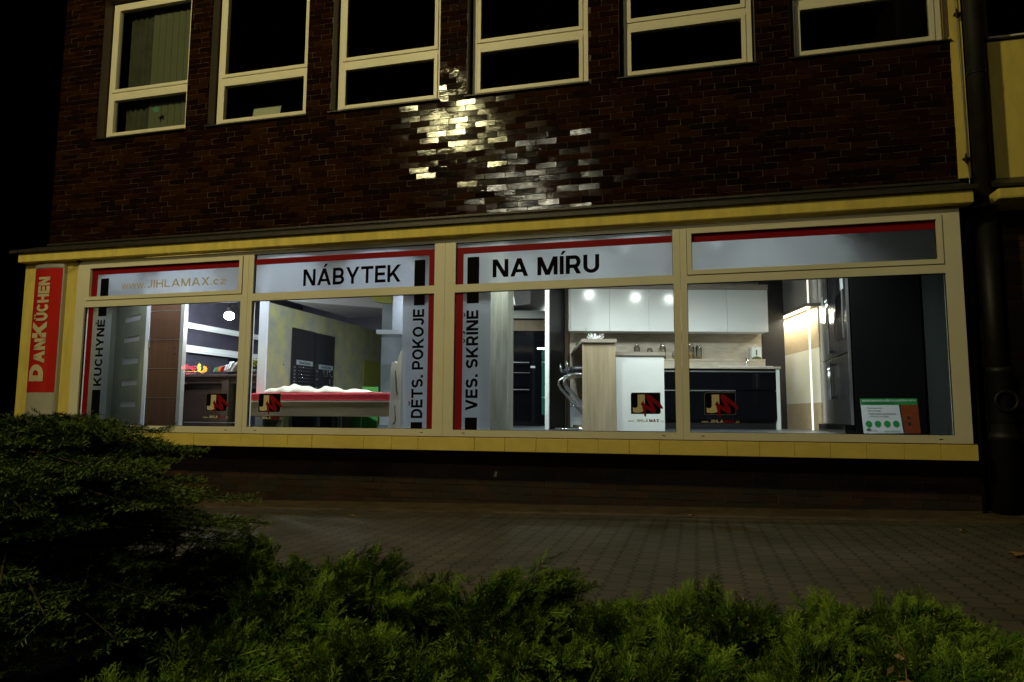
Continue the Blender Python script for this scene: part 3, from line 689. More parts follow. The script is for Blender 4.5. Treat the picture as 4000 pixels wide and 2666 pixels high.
mb = MB(); mb.box(3.55, 5.2, .44, .46, .9, 2.9); mb.box(3.5,3.56,.40,.43,.86,2.94); mb.box(3.56,5.2,.40,.43,.86,.9); mb.box(3.56,5.2,.40,.43,2.9,2.94)
nw = MB(); nw.box(3.06, 4.88, .50, .56, 5.07, 5.16); nw.box(3.06, 3.14, .50, .56, 5.16, 7.2); nw.box(4.8, 4.88, .50, .56, 5.16, 7.2); nw.box(3.14, 4.8, .50, .56, 7.1, 7.2); nw.box(3.14,4.8,.50,.56,5.75,5.85)
wo = nw.build('window', MT['cream'], N, .004)
p = MB(); p.add([(3.14,.54,5.16),(4.8,.54,5.16),(4.8,.54,7.1),(3.14,.54,7.1)], [(0,1,2,3)]); p.build('pane', MT['upglass'], wo)
k = MB(); k.hexa([(3.0,.32,5.035),(4.95,.32,5.035),(4.95,.5,5.05),(3.0,.5,5.05),(3.0,.32,5.05),(4.95,.32,5.05),(4.95,.5,5.075),(3.0,.5,5.075)]); k.build('sill', MT['flash'], wo)
mb2 = MB(); mb2.box(2.98, 8.9, 3.5, 3.6, 4.5, 8.3); mb2.build('upper_room', MT['dark_room'], N)
mb.build('lower_window', MT['gasket'], N)

DP = thing('drainpipe', 'thick dark vertical drainpipe between the brick and yellow walls', 'drainpipe', (2.88, .2, gz(2.88)))
mb = MB(); mb.tube([(2.885,.19,3.20),(2.885,.19,ZTOP)], .083, 20); mb.build('pipe', MT['pipe'], DP)
mb = MB(); mb.tube([(2.90,.21,gz(2.9)+.9),(2.90,.21,3.22)], .088, 20); mb.build('lower_pipe', MT['iron'], DP)
mb = MB(); g0 = gz(2.9); mb.lathe((2.92,.21,g0), [(.0,0),(.125,0),(.125,.72),(.15,.74),(.15,.80),(.11,.82),(.10,.9),(.0,.9)], 24)
mb.build('socket', MT['iron'], DP)
mb = MB(); mb.lathe((2.92,.21,g0), [(.101,.9),(.112,.92),(.112,1.38),(.13,1.40),(.13,1.45),(.09,1.46)], 24)
for k in range(24):
    a, b = 2*PI*k/24, 2*PI*(k+1)/24
c0 = Vector((2.92,.085,g0+1.12))
mb.tube([c0+Vector((.095*math.cos(2*PI*k/20),0,.095*math.sin(2*PI*k/20))) for k in range(21)], .018, 8, caps=False)
mb.build('inspection_cover', MT['iron'], DP)
mb = MB(); mb.tube([(2.885,.19,4.6),(2.885,.19,4.63)], .09, 20); mb.build('bracket', MT['iron'], DP); mb = MB(); mb.tube([(2.885,.19,3.17),(2.885,.19,3.23)], .098, 20); mb.build('bracket', MT['iron'], DP)
LW = thing('lightning_wire', 'thin lightning conductor wire running down the yellow pilaster', 'wire', (2.77,.26,3.4))
mb = MB(); mb.tube([(2.752,.262,ZTOP),(2.757,.25,5.35),(2.775,.262,4.4),(2.778,.262,3.72),(2.79,.262,3.45),(2.795,.255,3.36)], .0055, 6); mb.build('wire', MT['galv'], LW)
for z in (5.33, 3.74):
    mb = MB(); mb.box(2.742,2.80,.240,.284,z-.008,z+.010); mb.tube([(2.765,.245,z-.05),(2.765,.245,z+.05)], .011, 8); mb.build('clamp', MT['pipe'], LW)
CD = thing('conduit', 'thin dark conduit running down the recess beside the drainpipe', 'pipe', (2.72,.2,gz(2.7)))
mb = MB(); mb.tube([(2.715,.20,gz(2.7)),(2.715,.20,2.2),(2.735,.22,2.15),(2.735,.22,3.17)], .021, 10); mb.build('tube', MT['iron'], CD)
mb = MB(); mb.tube([(2.735,.22,2.18),(2.735,.22,2.30)], .034, 10); mb.build('coupling', MT['pipe'], CD)
mb = MB(); mb.box(2.69,2.78,.18,.25,1.62,1.65); mb.build('bracket', MT['iron'], CD)

# ------------------------------------------------------------------ upstairs window contents
mb = MB()
bx = [at(587+25*k, 300, .62).x for k in range(7)]
for k in range(6):
    a, b = bx[k], bx[k+1]; a += .011; b -= .011
    mb.add([(a,.62,5.12),(b,.64,5.12),(b,.64,7.2),(a,.62,7.2)], [(0,1,2,3)])
mb.box(bx[0]-.6, bx[-1]+.05, .60, .66, 7.2, 7.24)
vb = mb.build('vertical_blind', MT['blind']); tag(vb, 'pale vertical blind slats behind the upstairs window far left', 'blind')
mb = MB(); n = 30
for k in range(n):
    x_0, x_1 = -8.32+.62*k/n, -8.32+.62*(k+1)/n
    mb.add([(x_0,.66+.02*math.sin(k*1.3),5.11),(x_1,.66+.02*math.sin((k+1)*1.3),5.11),(x_1,.66+.02*math.sin((k+1)*1.3),7.18),(x_0,.66+.02*math.sin(k*1.3),7.18)], [(0,1,2,3)], 0, True)
tag(mb.build('curtain', MT['curtain']), 'dim drawn curtain left of the upstairs blind slats', 'curtain')
c0 = at(608, 428, .475); mb = MB(); pts = [(0,.055),(.02,.015),(.06,.03),(.04,-.005),(.055,-.05),(.01,-.03),(-.03,-.055),(-.03,-.015),(-.065,.005),(-.03,.02)]
mb.add([c0+Vector((x,0,z)) for x, z in pts], [tuple(range(len(pts)))])
tag(mb.build('window_sticker', MT['teal']), 'small teal bird shaped sticker on the upstairs window pane', 'sticker')
a, b = at(985, 455, .62), at(1092, 410, .62); mb = MB()
mb.hexa([(a.x,.60,5.13),(b.x,.60,5.13),(b.x,.62,5.13),(a.x,.62,5.13),(a.x,.66,b.z),(b.x,.66,b.z),(b.x,.68,b.z),(a.x,.68,b.z)])
cal = mb.build('desk_calendar', MT['paper']); tag(cal, 'pale card standing on the sill of the second upstairs window', 'card')
mb = MB(); e = .012
mb.hexa([(a.x-e,.601,5.129),(a.x,.601,5.129),(a.x,.622,5.129),(a.x-e,.622,5.129),(a.x-e,.661,b.z+e),(a.x,.661,b.z+e),(a.x,.682,b.z+e),(a.x-e,.682,b.z+e)])
mb.hexa([(b.x,.601,5.129),(b.x+e,.601,5.129),(b.x+e,.622,5.129),(b.x,.622,5.129),(b.x,.661,b.z+e),(b.x+e,.661,b.z+e),(b.x+e,.682,b.z+e),(b.x,.682,b.z+e)])
mb.box(a.x, b.x, .661, .683, b.z+.001, b.z+e); mb.build('frame', MT['gasket'], cal)

# ------------------------------------------------------------------ showroom: left window
ZF = 0.874
def fx(px, py, Y): return at(px, py, Y).x
D2 = thing('display_door', 'walnut brown display door with four thin metal lines', 'door', (fx(650,1500,.6), .6, ZF), 'display doors behind the left shop window')
a, b = fx(578, 1400, .6), fx(700, 1400, .6)
mb = MB(); mb.box(a, b, .6, .64, ZF, 2.92); mb.build('leaf', MT['walnut'], D2, .002)
for py in (1215.5, 1327.5, 1440.5, 1554.5):
    z = at(640, py, .6).z; mb = MB(); mb.box(a, b, .5975, .6005, z-.0035, z+.0035); mb.build('metal_line', MT['alu'], D2)
mb = MB(); mb.box(a-.055, a-.001, .585, .66, ZF, 2.92); mb.build('white_edge', MT['whitem'], D2)
mb = MB(); mb.box(b+.001, b+.06, .585, .66, ZF, 2.92); mb.build('frame', MT['silver'], D2)
for py in (1360, 1382):
    c = at(683, py, .597); mb = MB(); mb.disc(c, (1,0,0), (0,0,1), .011, 12); mb.build('keyhole', MT['gasket'], D2)
c = at(583, 1345, .58); mb = MB(); mb.box(c.x-.012, c.x+.012, .581, .584, c.z-.05, c.z+.09); mb.build('lock_plate', MT['alu'], D2)
# grey door, turned in towards the left
D1 = thing('display_door', 'grey oak display door with five small glazed slots', 'door', (fx(500,1500,.8), .8, ZF), 'display doors behind the left shop window')
R = at(575, 1400, .64); Lf = at(446, 1400, 1.25)
dv = Vector((Lf.x-R.x, Lf.y-R.y, 0)); dl = dv.length; dv.normalize(); nv = Vector((dv.y, -dv.x, 0)) * -1
if nv.y > 0: nv = -nv
def dpt(s, o, z): return Vector((R.x, R.y, 0)) + dv*s + nv*o + Vector((0,0,z))
def dbox(mb_, s0, s1, o0, o1, z0, z1): mb_.hexa([dpt(s1,o1,z0),dpt(s0,o1,z0),dpt(s0,o0,z0),dpt(s1,o0,z0),dpt(s1,o1,z1),dpt(s0,o1,z1),dpt(s0,o0,z1),dpt(s1,o0,z1)])
slots = []
for (pyt, pyb) in ((1237, 1253), (1318, 1333), (1400, 1420), (1485, 1504), (1570, 1588)):
    zt = at(515, pyt-3, .93).z; zb = at(515, pyb+3, .93).z; slots.append((zb, zt))
s0, s1 = dl*.26, dl*.72
mb = MB(); dbox(mb, 0, s0, 0, -.04, ZF, 2.92); dbox(mb, s1, dl, 0, -.04, ZF, 2.92)
zz = [2.92] + [v for zb, zt in slots for v in (zt, zb)] + [ZF]
for k in range(0, len(zz), 2): dbox(mb, s0, s1, 0, -.04, zz[k+1], zz[k])
mb.build('leaf', MT['doorgrey'], D1)
for zb, zt in slots:
    mb = MB(); dbox(mb, s0, s1, -.008, -.014, zb, zt); mb.build('slot_glass', mat('milky slot glass', (0.66,0.63,0.68), 0.3, 0.5), D1)
for z in (1.80, 1.745):
    mb = MB(); mb.disc(dpt(.05, .003, z), dv, (0,0,1), .012, 12); mb.build('keyhole', MT['gasket'], D1)
mb = MB(); dbox(mb, dl+.001, dl+.06, .02, -.06, ZF, 2.92); mb.build('white_edge', MT['whitem'], D1)
a = at(372, 1400, .55); b = at(440, 1400, 1.2)
mb = MB(); mb.hexa([(a.x-.2,.5,ZF),(b.x-.03,1.3,ZF),(b.x-.03,1.34,ZF),(a.x-.2,.54,ZF),(a.x-.2,.5,2.95),(b.x-.03,1.3,2.95),(b.x-.03,1.34,2.95),(a.x-.2,.54,2.95)])
tag(mb.build('grey_board', MT['doorgrey']), 'plain grey panel left of the slotted grey door', 'panel')

# wall units running back on the left side, white rails
WU = thing('wall_unit', 'dark wall unit with white rails running back behind the bare lamp', 'cabinet', (-7.6, 2.5, ZF))
mb = MB(); mb.box(-8.05, -7.62, .95, 6.8, ZF, 3.3); mb.build('carcass', MT['navy'], WU)
for z0, z1, x in ((2.03, 2.11, -7.57), (2.40, 2.46, -7.57)):
    mb = MB(); mb.box(-7.62, x, 1.0, 6.7, z0, z1); mb.box(x, x+.01, 1.0, 6.7, z0-.03, z0-.005); mb.build('rail', MT['white'], WU)
mb = MB(); mb.box(-7.619, -7.56, 2.4, 3.6, 1.66, 1.98); mb.build('screen', MT['blackgl'], WU)
mb = MB(); mb.box(-7.619, -7.50, 1.1, 6.6, 1.50, 1.54); mb.build('shelf', MT['darkwood'], WU)
# a rear partition, dark
mb = MB(); mb.box(-7.6, -5.8, 4.6, 4.7, ZF, 3.3); tag(mb.build('partition_wall', MT['navy']), 'dark grey partition behind the brown desk', 'partition')
DK = thing('desk', 'dark brown wooden desk behind the lamp and left of the bed', 'desk', (fx(850,1500,1.2), 1.5, ZF))
zt = at(850, 1463, 1.25).z; xl, xr = fx(718, 1470, 1.25), fx(1062, 1465, 1.25)
mb = MB(); mb.box(xl-.3, xr, 1.25, 1.95, zt-.035, zt); mb.build('top', MT['darkwood'], DK, .003)
mb = MB(); mb.box(xl-.28, xr-.02, 1.30, 1.34, zt-.13, zt-.036); mb.build('apron', MT['darkwood'], DK)
for x in (fx(862, 1560, 1.27), xr-.14):
    mb = MB(); mb.box(x, x+.12, 1.28, 1.40, ZF, zt-.036); mb.build('leg', MT['darkwood'], DK, .003)
mb = MB(); mb.box(xl-.28, fx(855, 1560, 1.3), 1.36, 1.90, ZF, zt-.131); mb.build('drawer_block', wood('deep brown wood', (0.05,0.03,0.022), (0.075,0.045,0.033), 'x'), DK)
mb = MB(); z = at(800, 1651, 1.2).z; mb.box(fx(718,1650,1.2), fx(930,1650,1.2), 1.2, 1.24, z-.006, z+.006); mb.build('foot_rail', MT['alu'], DK)
# brochures in a slanted holder
BR = thing('brochure_rack', 'slanted rack of coloured brochures standing on the brown desk', 'rack', (fx(880,1450,1.4), 1.4, zt))
def q4(mb_, pts_px, Y, th, mi=0): mb_.prism([at(px, py, Y) for px, py in pts_px], (0, th, 0), mi)
mb = MB(); q4(mb, [(832,1453.5),(905,1452),(932,1412),(912,1420),(838,1438)], 1.42, .10); mb.build('holder', MT['silver'], BR)
for nm, m_, pts in (('green_brochure', 'green', [(835,1452),(848,1452),(854,1435),(841,1437)]), ('orange_brochure', 'orange', [(849,1452),(859,1452),(866,1433),(855,1435)]), ('red_brochure', 'red', [(860,1452),(872,1451),(878,1431),(867,1433)]),
                 ('white_brochure', 'whitem', [(875,1448),(880,1446),(888,1424),(883,1426)]), ('white_brochure', 'whitem', [(884,1446),(889,1444),(897,1422),(892,1424)]), ('white_brochure', 'whitem', [(893,1442),(898,1440),(906,1419),(901,1421)]), ('white_brochure', 'whitem', [(896,1421),(912,1419),(914,1412),(898,1414)])):
    mb = MB(); q4(mb, pts, 1.40, .012); mb.build(nm, MT[m_], BR)
# small plant on the desk
PL = thing('potted_plant', 'small yellow green potted plant on the end of the desk', 'plant', (fx(992,1450,1.5), 1.55, zt))
c = Vector(PL.location); mb = MB(); mb.lathe(c, [(.0,0),(.05,0),(.065,.09),(.06,.09),(.0,.08)], 14); mb.build('pot', MT['gasket'], PL)
mb = MB()
for k in range(90):
    d = Vector((random.gauss(0,1), random.gauss(0,1), random.uniform(0,1.6))).normalized(); p_ = c + Vector((0,0,.12)) + d*random.uniform(.04,.14)
    u = d.orthogonal().normalized(); w = d.cross(u); mb.add([p_-u*.014, p_+d*.02-w*.002, p_+u*.014, p_+d*.035], [(0,1,3),(1,2,3)])
mb.build('foliage', mat('yellow green leaves', (0.22,0.24,0.03), 0.5, 0.3, var=0.4, scale=30), PL)
# floodlight
FLp = at(896, 1216, 1.2)
FL = thing('floodlight', 'glaring white floodlight hanging at the left mullion', 'lamp', FLp)
mb = MB(); c = FLp; mb.lathe(c, [(.0,.06),(.03,.06),(.05,.03),(.055,-.02),(.048,-.02)], 20); mb.tube([c+Vector((0,0,.05)), Vector((c.x,c.y,3.36))], .008, 8); mb.build('housing', MT['blackm'], FL)
mb = MB(); vs = [];
mb.lathe(c, [(.0,-.135),(.03,-.129),(.055,-.112),(.072,-.085),(.072,-.06),(.058,-.035),(.03,-.021),(.0,-.02)], 28); mb.build('lens', MT['flood'], FL)
ld = bpy.data.lights.new('floodlight', 'POINT'); ld.energy = FLOOD_POWER; ld.color = (0.86,0.92,1.0); ld.shadow_soft_size = .06
lo = bpy.data.objects.new('floodlight_glow', ld); lo.location = (0,-.0,-.20); lo.parent = FL; COL.objects.link(lo)

# ------------------------------------------------------------------ showroom: second window
PX = -5.70; pz = at(1040, 1174, .68).z
PW = thing('partition_wall', 'yellow mottled concrete partition with a white end', 'partition', (PX, .65, ZF))
PWt = at(1122, 1174, .9)
yfar = 4.25; zn = 2.52; 
mb = MB(); mb.box(PX-.10, PX, .68, yfar, ZF, 2.60); mb.build('slab', MT['concrete'], PW)
mb = MB(); mb.box(PX-.125, PX-.005, .64, .679, ZF, 3.3); mb.build('end_trim', MT['whitem'], PW)
mb = MB(); mb.box(PX+.001, PX+.008, 3.55, yfar, ZF, 2.02); mb.build('lime_strip', MT['lime'], PW)
for (px, py) in ((1107, 1425), (1326, 1434), (1361, 1453)):
    # anchor holes on the slab face x = PX
    d = ray(px, py); s_ = (PX+.002-CAM.x)/d.x; c = CAM+d*s_; mb = MB(); mb.disc(c, (0,1,0), (0,0,1), .012, 10); mb.build('anchor_hole', MT['gasket'], PW)
def onx(px, py, X): d = ray(px, py); return CAM + d*((X-CAM.x)/d.x)
for n_, (corners, lbl) in enumerate((((1147,1278,1231,1300), 'black board of long bar handles, nearer of the two black boards'), ((1235,1300,1309,1318), 'black board of bow handles, farther of the two black boards'))):
    px0, py0, px1, py1 = corners; A = onx(px0, py0, PX+.03); Bq = onx(px1, py1, PX+.03); z1 = (A.z+Bq.z)/2
    DB = thing('display_board', lbl, 'display board', (PX+.02, (A.y+Bq.y)/2, ZF), 'handle sample boards on the concrete partition')
    mb = MB(); mb.box(PX+.010, PX+.03, A.y, Bq.y, ZF+.02, z1); mb.build('panel', MT['blackm'], DB)
    wdt = Bq.y-A.y; zl = at(1190, 1420, A.y).z
    zl = onx(px0+40, 1419 if n_ == 0 else 1437, PX+.03).z
    mb = MB(); mb.box(PX+.0305, PX+.034, A.y+.18*wdt, A.y+.93*wdt, zl-.035, zl+.035); lb = mb.build('label_plate', mat('grey label', (0.26,0.30,0.29), .5, .3), DB)
    t = MB(); text(t, 'DanKüchen', (PX+.035, A.y+.30*wdt, zl-.02), (0, .52*wdt, 0), (0,0,.042), .03); t.build('label_print', MT['pdark'], lb)
    for k in range(9 if n_ == 0 else 4):
        z = zl-.075-.052*k; mb = MB()
        if n_ == 0:
            mb.tube([(PX+.05, A.y+.22*wdt, z), (PX+.05, A.y+.96*wdt, z)], .004, 6); mb.box(PX+.0305, PX+.05, A.y+.24*wdt, A.y+.27*wdt, z-.004, z+.004); mb.box(PX+.0305, PX+.05, A.y+.90*wdt, A.y+.93*wdt, z-.004, z+.004)
        else:
            zz_ = zl-.09-.14*(k//2); y_0 = A.y+(.36 if k % 2 == 0 else .68)*wdt
            if k == 2: zz_ = zl-.30; y_0 = A.y+.9*wdt
            mb.tube([(PX+.031,y_0,zz_+.04),(PX+.055,y_0,zz_+.04),(PX+.06,y_0+.02,zz_-.05),(PX+.06,y_0+.12,zz_-.05),(PX+.055,y_0+.12,zz_+.04),(PX+.031,y_0+.12,zz_+.04)], .005, 6)
        mb.build('sample_handle', MT['chrome'], DB)
        mb = MB(); z2 = zl-.075-.052*k*(1 if n_ == 0 else 2.4); mb.box(PX+.0305, PX+.032, A.y+.08*wdt, A.y+.15*wdt, z2-.008, z2+.008); mb.build('price_tag', mat('grey tag', (0.2,0.2,0.2), .6, .3), DB)
# bed
BD = thing('bed', 'child bed with red mattress, oak rail and pale carved headboard', 'bed', (at(1250, 1600, .8).x, .8, ZF))
def kx(px, py, d): return (atk(px, py, d)-CAM).dot(E1)
YD = 0.36
zm1 = at(1250, 1536, YD).z; zm0 = at(1250, 1566, YD).z; zr0 = at(1250, 1627, YD).z
la, lb_ = at(955, 1550, YD).x-.12, at(1520, 1550, YD).x
mb = MB(); mb.box(la, lb_, YD+.012, YD+.85, zm0, zm1); mb.build('mattress', MT['matress'], BD, .02)
mb = MB(); mb.box(la, lb_, YD, YD+.025, zr0, zm0-.018); mb.build('side_rail', wood('oak rail', (0.34,0.26,0.145), (0.43,0.34,0.20), 'x'), BD)
mb = MB(); mb.box(la, lb_, YD-.006, YD+.86, zm0-.018, zm0-.001); mb.build('rail_cap', MT['birch'], BD)
# carved headboard outline traced in the bed's end plane
HB = [(1575,1362),(1566,1372),(1556,1398),(1551,1418),(1543,1413),(1533,1418),(1526,1440),(1524,1480),(1526,1520),(1522,1560),(1524,1600),(1518,1640),(1514,1676),(1580,1676),(1582,1640),(1578,1600),(1580,1560),(1576,1520),(1578,1460),(1576,1400)]
dh = .33
pts = [at(px, py, dh) for px, py in HB]
mb = MB(); mb.prism(pts, (0,.035,0)); hb = mb.build('headboard', MT['birch'], BD, .004)
for outline in ([(1543,1448),(1547,1448),(1550,1480),(1552,1520),(1555,1540),(1551,1548),(1546,1530),(1544,1490)], [(1540,1582),(1544,1586),(1546,1620),(1548,1640),(1544,1655),(1536,1662),(1533,1656),(1541,1645),(1542,1620)]):
    mb = MB(); mb.prism([at(px, py, dh-.002) for px, py in outline], (0,-.003,0)); mb.build('cut_out_shade', mat('carved shadow wood', (0.20,0.16,0.11), .6, .3), hb)  # dark raised pieces paint the shade inside the carved openings
# crumpled cloth
mb = MB(); nu, nv_ = 46, 9
zsurf = zm1
la2, lb2 = at(1033, 1530, YD+.12).x, at(1452, 1530, YD+.12).x
vs = []
for i in range(nu+1):
    for j in range(nv_+1):
        s_, t_ = i/nu, j/nv_
        env = math.sin(PI*min(1, max(0, t_)))**.6 * (0.25 + .75*math.sin(PI*min(1, s_*1.02+.02))**.5)
        h = .012 + env*(.028 + .030*math.sin(s_*11+.6+t_*2)**2 + .020*math.sin(s_*23+t_*5)**2 + .03*math.exp(-((s_-.17)/.06)**2))*(1.15-.65*s_)
        P = Vector((la2+(lb2-la2)*s_, YD+.08+.40*t_+.03*math.sin(s_*17), 0)); P.z = zsurf + h*1.7 - .010
        vs.append(P)
fs = [(i*(nv_+1)+j, (i+1)*(nv_+1)+j, (i+1)*(nv_+1)+j+1, i*(nv_+1)+j+1) for i in range(nu) for j in range(nv_)]
mb.add(vs, fs, 0, True); bl = mb.build('blanket', MT['cloth']); sd = bl.modifiers.new('thick', 'SOLIDIFY'); sd.thickness = .006
tag(bl, 'crumpled cream cloth lying along the red mattress', 'cloth')
# things beyond and below the bed
def kitem(name, label, cat, m_, px0, py0, px1, py1, d, th, group=None):
    mb_ = MB(); zb, zt_ = atk(px0, py1, d).z, atk(px0, py0, d).z
    mb_.kbox(kx(px0, (py0+py1)/2, d), kx(px1, (py0+py1)/2, d), d, d+th, min(zb, zt_), max(zb, zt_)); o_ = mb_.build(name, m_, None, .003); tag(o_, label, cat, group); return o_
kitem('sample_panel', 'bright green panel seen under and above the bed rail', 'panel', MT['green'], 1413, 1512, 1475, 1690, 9.9, .03, 'sample panels leaning behind the bed')
kitem('sample_panel', 'green panel under the bed, left of the taller green panel', 'panel', MT['green'], 1372, 1600, 1410, 1690, 9.7, .03, 'sample panels leaning behind the bed')
kitem('sample_panel', 'taupe panel seen under the bed rail', 'panel', MT['oaktop'], 1335, 1560, 1372, 1690, 9.75, .03, 'sample panels leaning behind the bed')
kitem('sample_panel', 'white panel seen under the bed rail', 'panel', MT['whitem'], 1300, 1600, 1334, 1690, 9.8, .03, 'sample panels leaning behind the bed')
kitem('sample_panel', 'pale lime panel seen under the left end of the bed', 'panel', mat('pale lime', (0.42,0.46,0.18), .5, .3), 1106, 1590, 1130, 1690, 9.3, .03, 'sample panels leaning behind the bed')
kitem('storage_crate', 'dark crate standing under the bed', 'crate', MT['blackm'], 1140, 1610, 1220, 1690, 9.4, .4)
kitem('drawer_unit', 'dark slatted drawer unit under the middle of the bed', 'drawer unit', MT['blackm'], 1250, 1620, 1295, 1690, 9.5, .3)
kitem('grey_partition', 'blue grey panel wall behind the range hood', 'partition', MT['greywall'], 1488, 1150, 1680, 1690, 12.2, .08)
mb = MB(); mb.prism([atk(1370,1118,11.6), atk(1532,1108,11.6), atk(1532,1187,11.6), atk(1475,1181,11.6)], E2*.1); tag(mb.build('lime_bulkhead', MT['lime']), 'lime yellow board under the ceiling above the range hood', 'bulkhead')
# range hood
HD = thing('range_hood', 'stainless steel range hood with square chimney', 'range hood', tuple(atk(1540, 1300, 10.6)[:2]) + (2.1,))
d = 10.6
mb = MB(); mb.kbox(kx(1530,1200,d), kx(1600,1200,d), d+.1, d+.4, atk(1550,1289,d).z, 3.35); mb.build('chimney', MT['steel'], HD)
mb = MB(); mb.kbox(kx(1470,1290,d), kx(1640,1290,d), d, d+.5, atk(1550,1306,d).z, atk(1550,1289,d).z); mb.build('hood_plate', MT['steel'], HD, .003)
# ------------------------------------------------------------------ showroom: third window
CL = thing('wood_column', 'weathered grey wood column beside the frosted strip', 'column', (fx(1948,1500,.62), .62, ZF))
mb = MB(); mb.box(fx(1912,1400,.62), fx(1983,1400,.62), .62, .9, ZF, 3.35); mb.build('facing', MT['greywood'], CL, .003)
LS = thing('cone_lamp', 'grey conical hanging lamp shade behind the wood column', 'lamp', atk(1975, 1180, 11.0))
mb = MB(); c = atk(1980, 1195, 11.0); mb.lathe(c, [(.14,0),(.05,.45),(.03,.46),(.0,.46)], 28); mb.lathe(c, [(.138,.004),(.0,.05)], 28); mb.build('shade', mat('grey shade', (0.32,0.33,0.32), .6, .3), LS)
OV = thing('oven_cabinet', 'tall black oven housing with brown top and two black ovens', 'oven cabinet', tuple(atk(2060, 1500, 12.0)[:2]) + (ZF,))
d = 12.0; la, lb_ = kx(1960,1400,d), kx(2160,1400,d)
za, zb_ = atk(2060,1293,d).z, atk(2060,1250,d).z
mb = MB(); mb.kbox(la, lb_, d+.02, d+.6, ZF, za-.002); mb.build('carcass', MT['blackgl'], OV)
mb = MB(); mb.kbox(la, lb_, d, d+.6, za, zb_); mb.build('top_panel', wood('brown oak', (0.15,0.115,0.07), (0.21,0.165,0.105), 'z'), OV)
mb = MB(); mb.kbox(la, lb_, d-.05, d+.6, zb_+.02, atk(2060,1216,d).z); mb.build('cornice', mat('pale cornice', (0.42,0.44,0.40), .7, .3), OV)
for (py0, py1) in ((1455, 1512), (1518, 1690)):
    mb = MB(); mb.kbox(kx(2003,1480,d), kx(2068,1480,d), d+.004, d+.019, atk(2030,py1,d).z, atk(2030,py0,d).z); mb.build('oven_door', MT['blackgl'], OV, .003)
for (py, a, b) in ((1417, 2003, 2067), (1523, 2003, 2067), (1457, 1987, 2070), (1416, 2115, 2131), (1552, 2115, 2131)):
    z = atk(2030, py, d).z; mb = MB(); mb.kbox(kx(a,py,d), kx(b,py,d), d-.03, d-.018, z-.008 if py != 1457 else z-.004, z+.008 if py != 1457 else z+.004); mb.kbox(kx(a+3,py,d), kx(a+5,py,d), d-.018, d+.019, z-.004, z+.004); mb.build('handle', MT['alu'], OV)
mb = MB(); mb.kbox(kx(2073,1433,d), kx(2090,1433,d), d+.012, d+.0195, atk(2080,1438,d).z, atk(2080,1430,d).z); mb.build('sticker', MT['pwhite'], OV)
mb = MB(); mb.kbox(kx(1980,1530,d), kx(2002,1530,d), d-.005, d+.0, atk(1990,1556,d).z, atk(1990,1515,d).z); mb.build('energy_label', MT['pwhite'], OV)
TP = thing('tall_panel', 'tall black glossy side panel with white front edge', 'panel', (-1.9, 1.6, ZF))
A = at(2140, 1400, 1.5); Bk = at(2205, 1400, 2.6)
mb = MB(); w_ = at(2147,1400,1.5).x
mb.box(at(2132,1400,1.5).x, w_, 1.45, 1.5, ZF, 3.3); mb.build('white_edge', MT['white'], TP)
mb = MB(); mb.hexa([(w_-.04,1.502,ZF),(w_,1.502,ZF),(Bk.x,2.65,ZF),(Bk.x-.05,2.65,ZF),(w_-.04,1.502,3.3),(w_,1.502,3.3),(Bk.x,2.65,3.3),(Bk.x-.05,2.65,3.3)]); mb.build('black_side', mat('black satin board', (0.005,0.005,0.006), 0.5, 0.12), TP)
mb = MB(); q = at(2222,1400,2.7).x; mb.box(Bk.x, q, 2.66, 2.8, ZF, 3.3); mb.build('brown_post', wood('red brown wood', (0.05,0.028,0.014), (0.075,0.042,0.022), 'z'), TP)
# ------------------------------------------------------------------ kitchen (turned towards the viewer)
KI = thing('wall_cabinets', 'row of white gloss wall cabinets with oak top', 'cabinet', tuple(atk(2610, 1300, 10.35)[:2]) + (2.2,))
d = 10.35; zt_, zb_ = atk(2600,1130,d).z, atk(2600,1295.5,d).z
edges = [2222, 2380, 2533, 2687, 2838.5, 2999]
edges = [2228, 2381, 2534, 2685, 2840, 2998]
for k in range(5):
    mb = MB(); a_, b_ = kx(edges[k], 1210, d), kx(edges[k+1], 1210, d); mb.kbox(a_+.002, b_-.002, d, d+.018, zb_, zt_-.005); mb.build('cabinet_door', MT['white'], KI, .0015)
mb = MB(); mb.kbox(kx(2222,1210,d), kx(3001,1210,d), d+.02, d+.34, zb_+.004, zt_-.002); mb.build('carcass', MT['whitem'], KI)
mb = MB(); mb.kbox(kx(2221,1210,d), kx(3001.5,1210,d), d-.004, d+.36, zt_, atk(2700,1111,d).z); mb.build('cornice', MT['oaktop'], KI)
BS = thing('splashback', 'pale oak splashback board with narrow ledge behind the jars', 'splashback', tuple(atk(2600, 1350, 10.7)[:2]) + (1.8,))
d = 10.72; mb = MB(); mb.kbox(kx(2215,1350,d), kx(2975,1350,d), d, d+.03, 1.3, zt_-.05); mb.build('board', MT['oakx'], BS)
dl_ = 10.55; zl = atk(2800,1403,dl_).z; mb = MB(); mb.kbox(kx(2560,1400,dl_), kx(2990,1400,dl_), dl_, 10.719, zl-.03, zl); mb.build('ledge', MT['oakx'], BS)
mb = MB(); mb.kbox(kx(2560,1400,dl_), kx(2990,1400,dl_), dl_+.01, 10.718, zl-.19, zl-.031); mb.build('ledge_front', MT['oakx'], BS)
mb = MB(); mb.kbox(kx(2222,1210,d), kx(3004,1210,d), 11.15, 11.2, ZF, 3.35); tag(mb.build('kitchen_rear_wall', MT['wallp']), 'grey wall behind the kitchen cabinets', 'wall')
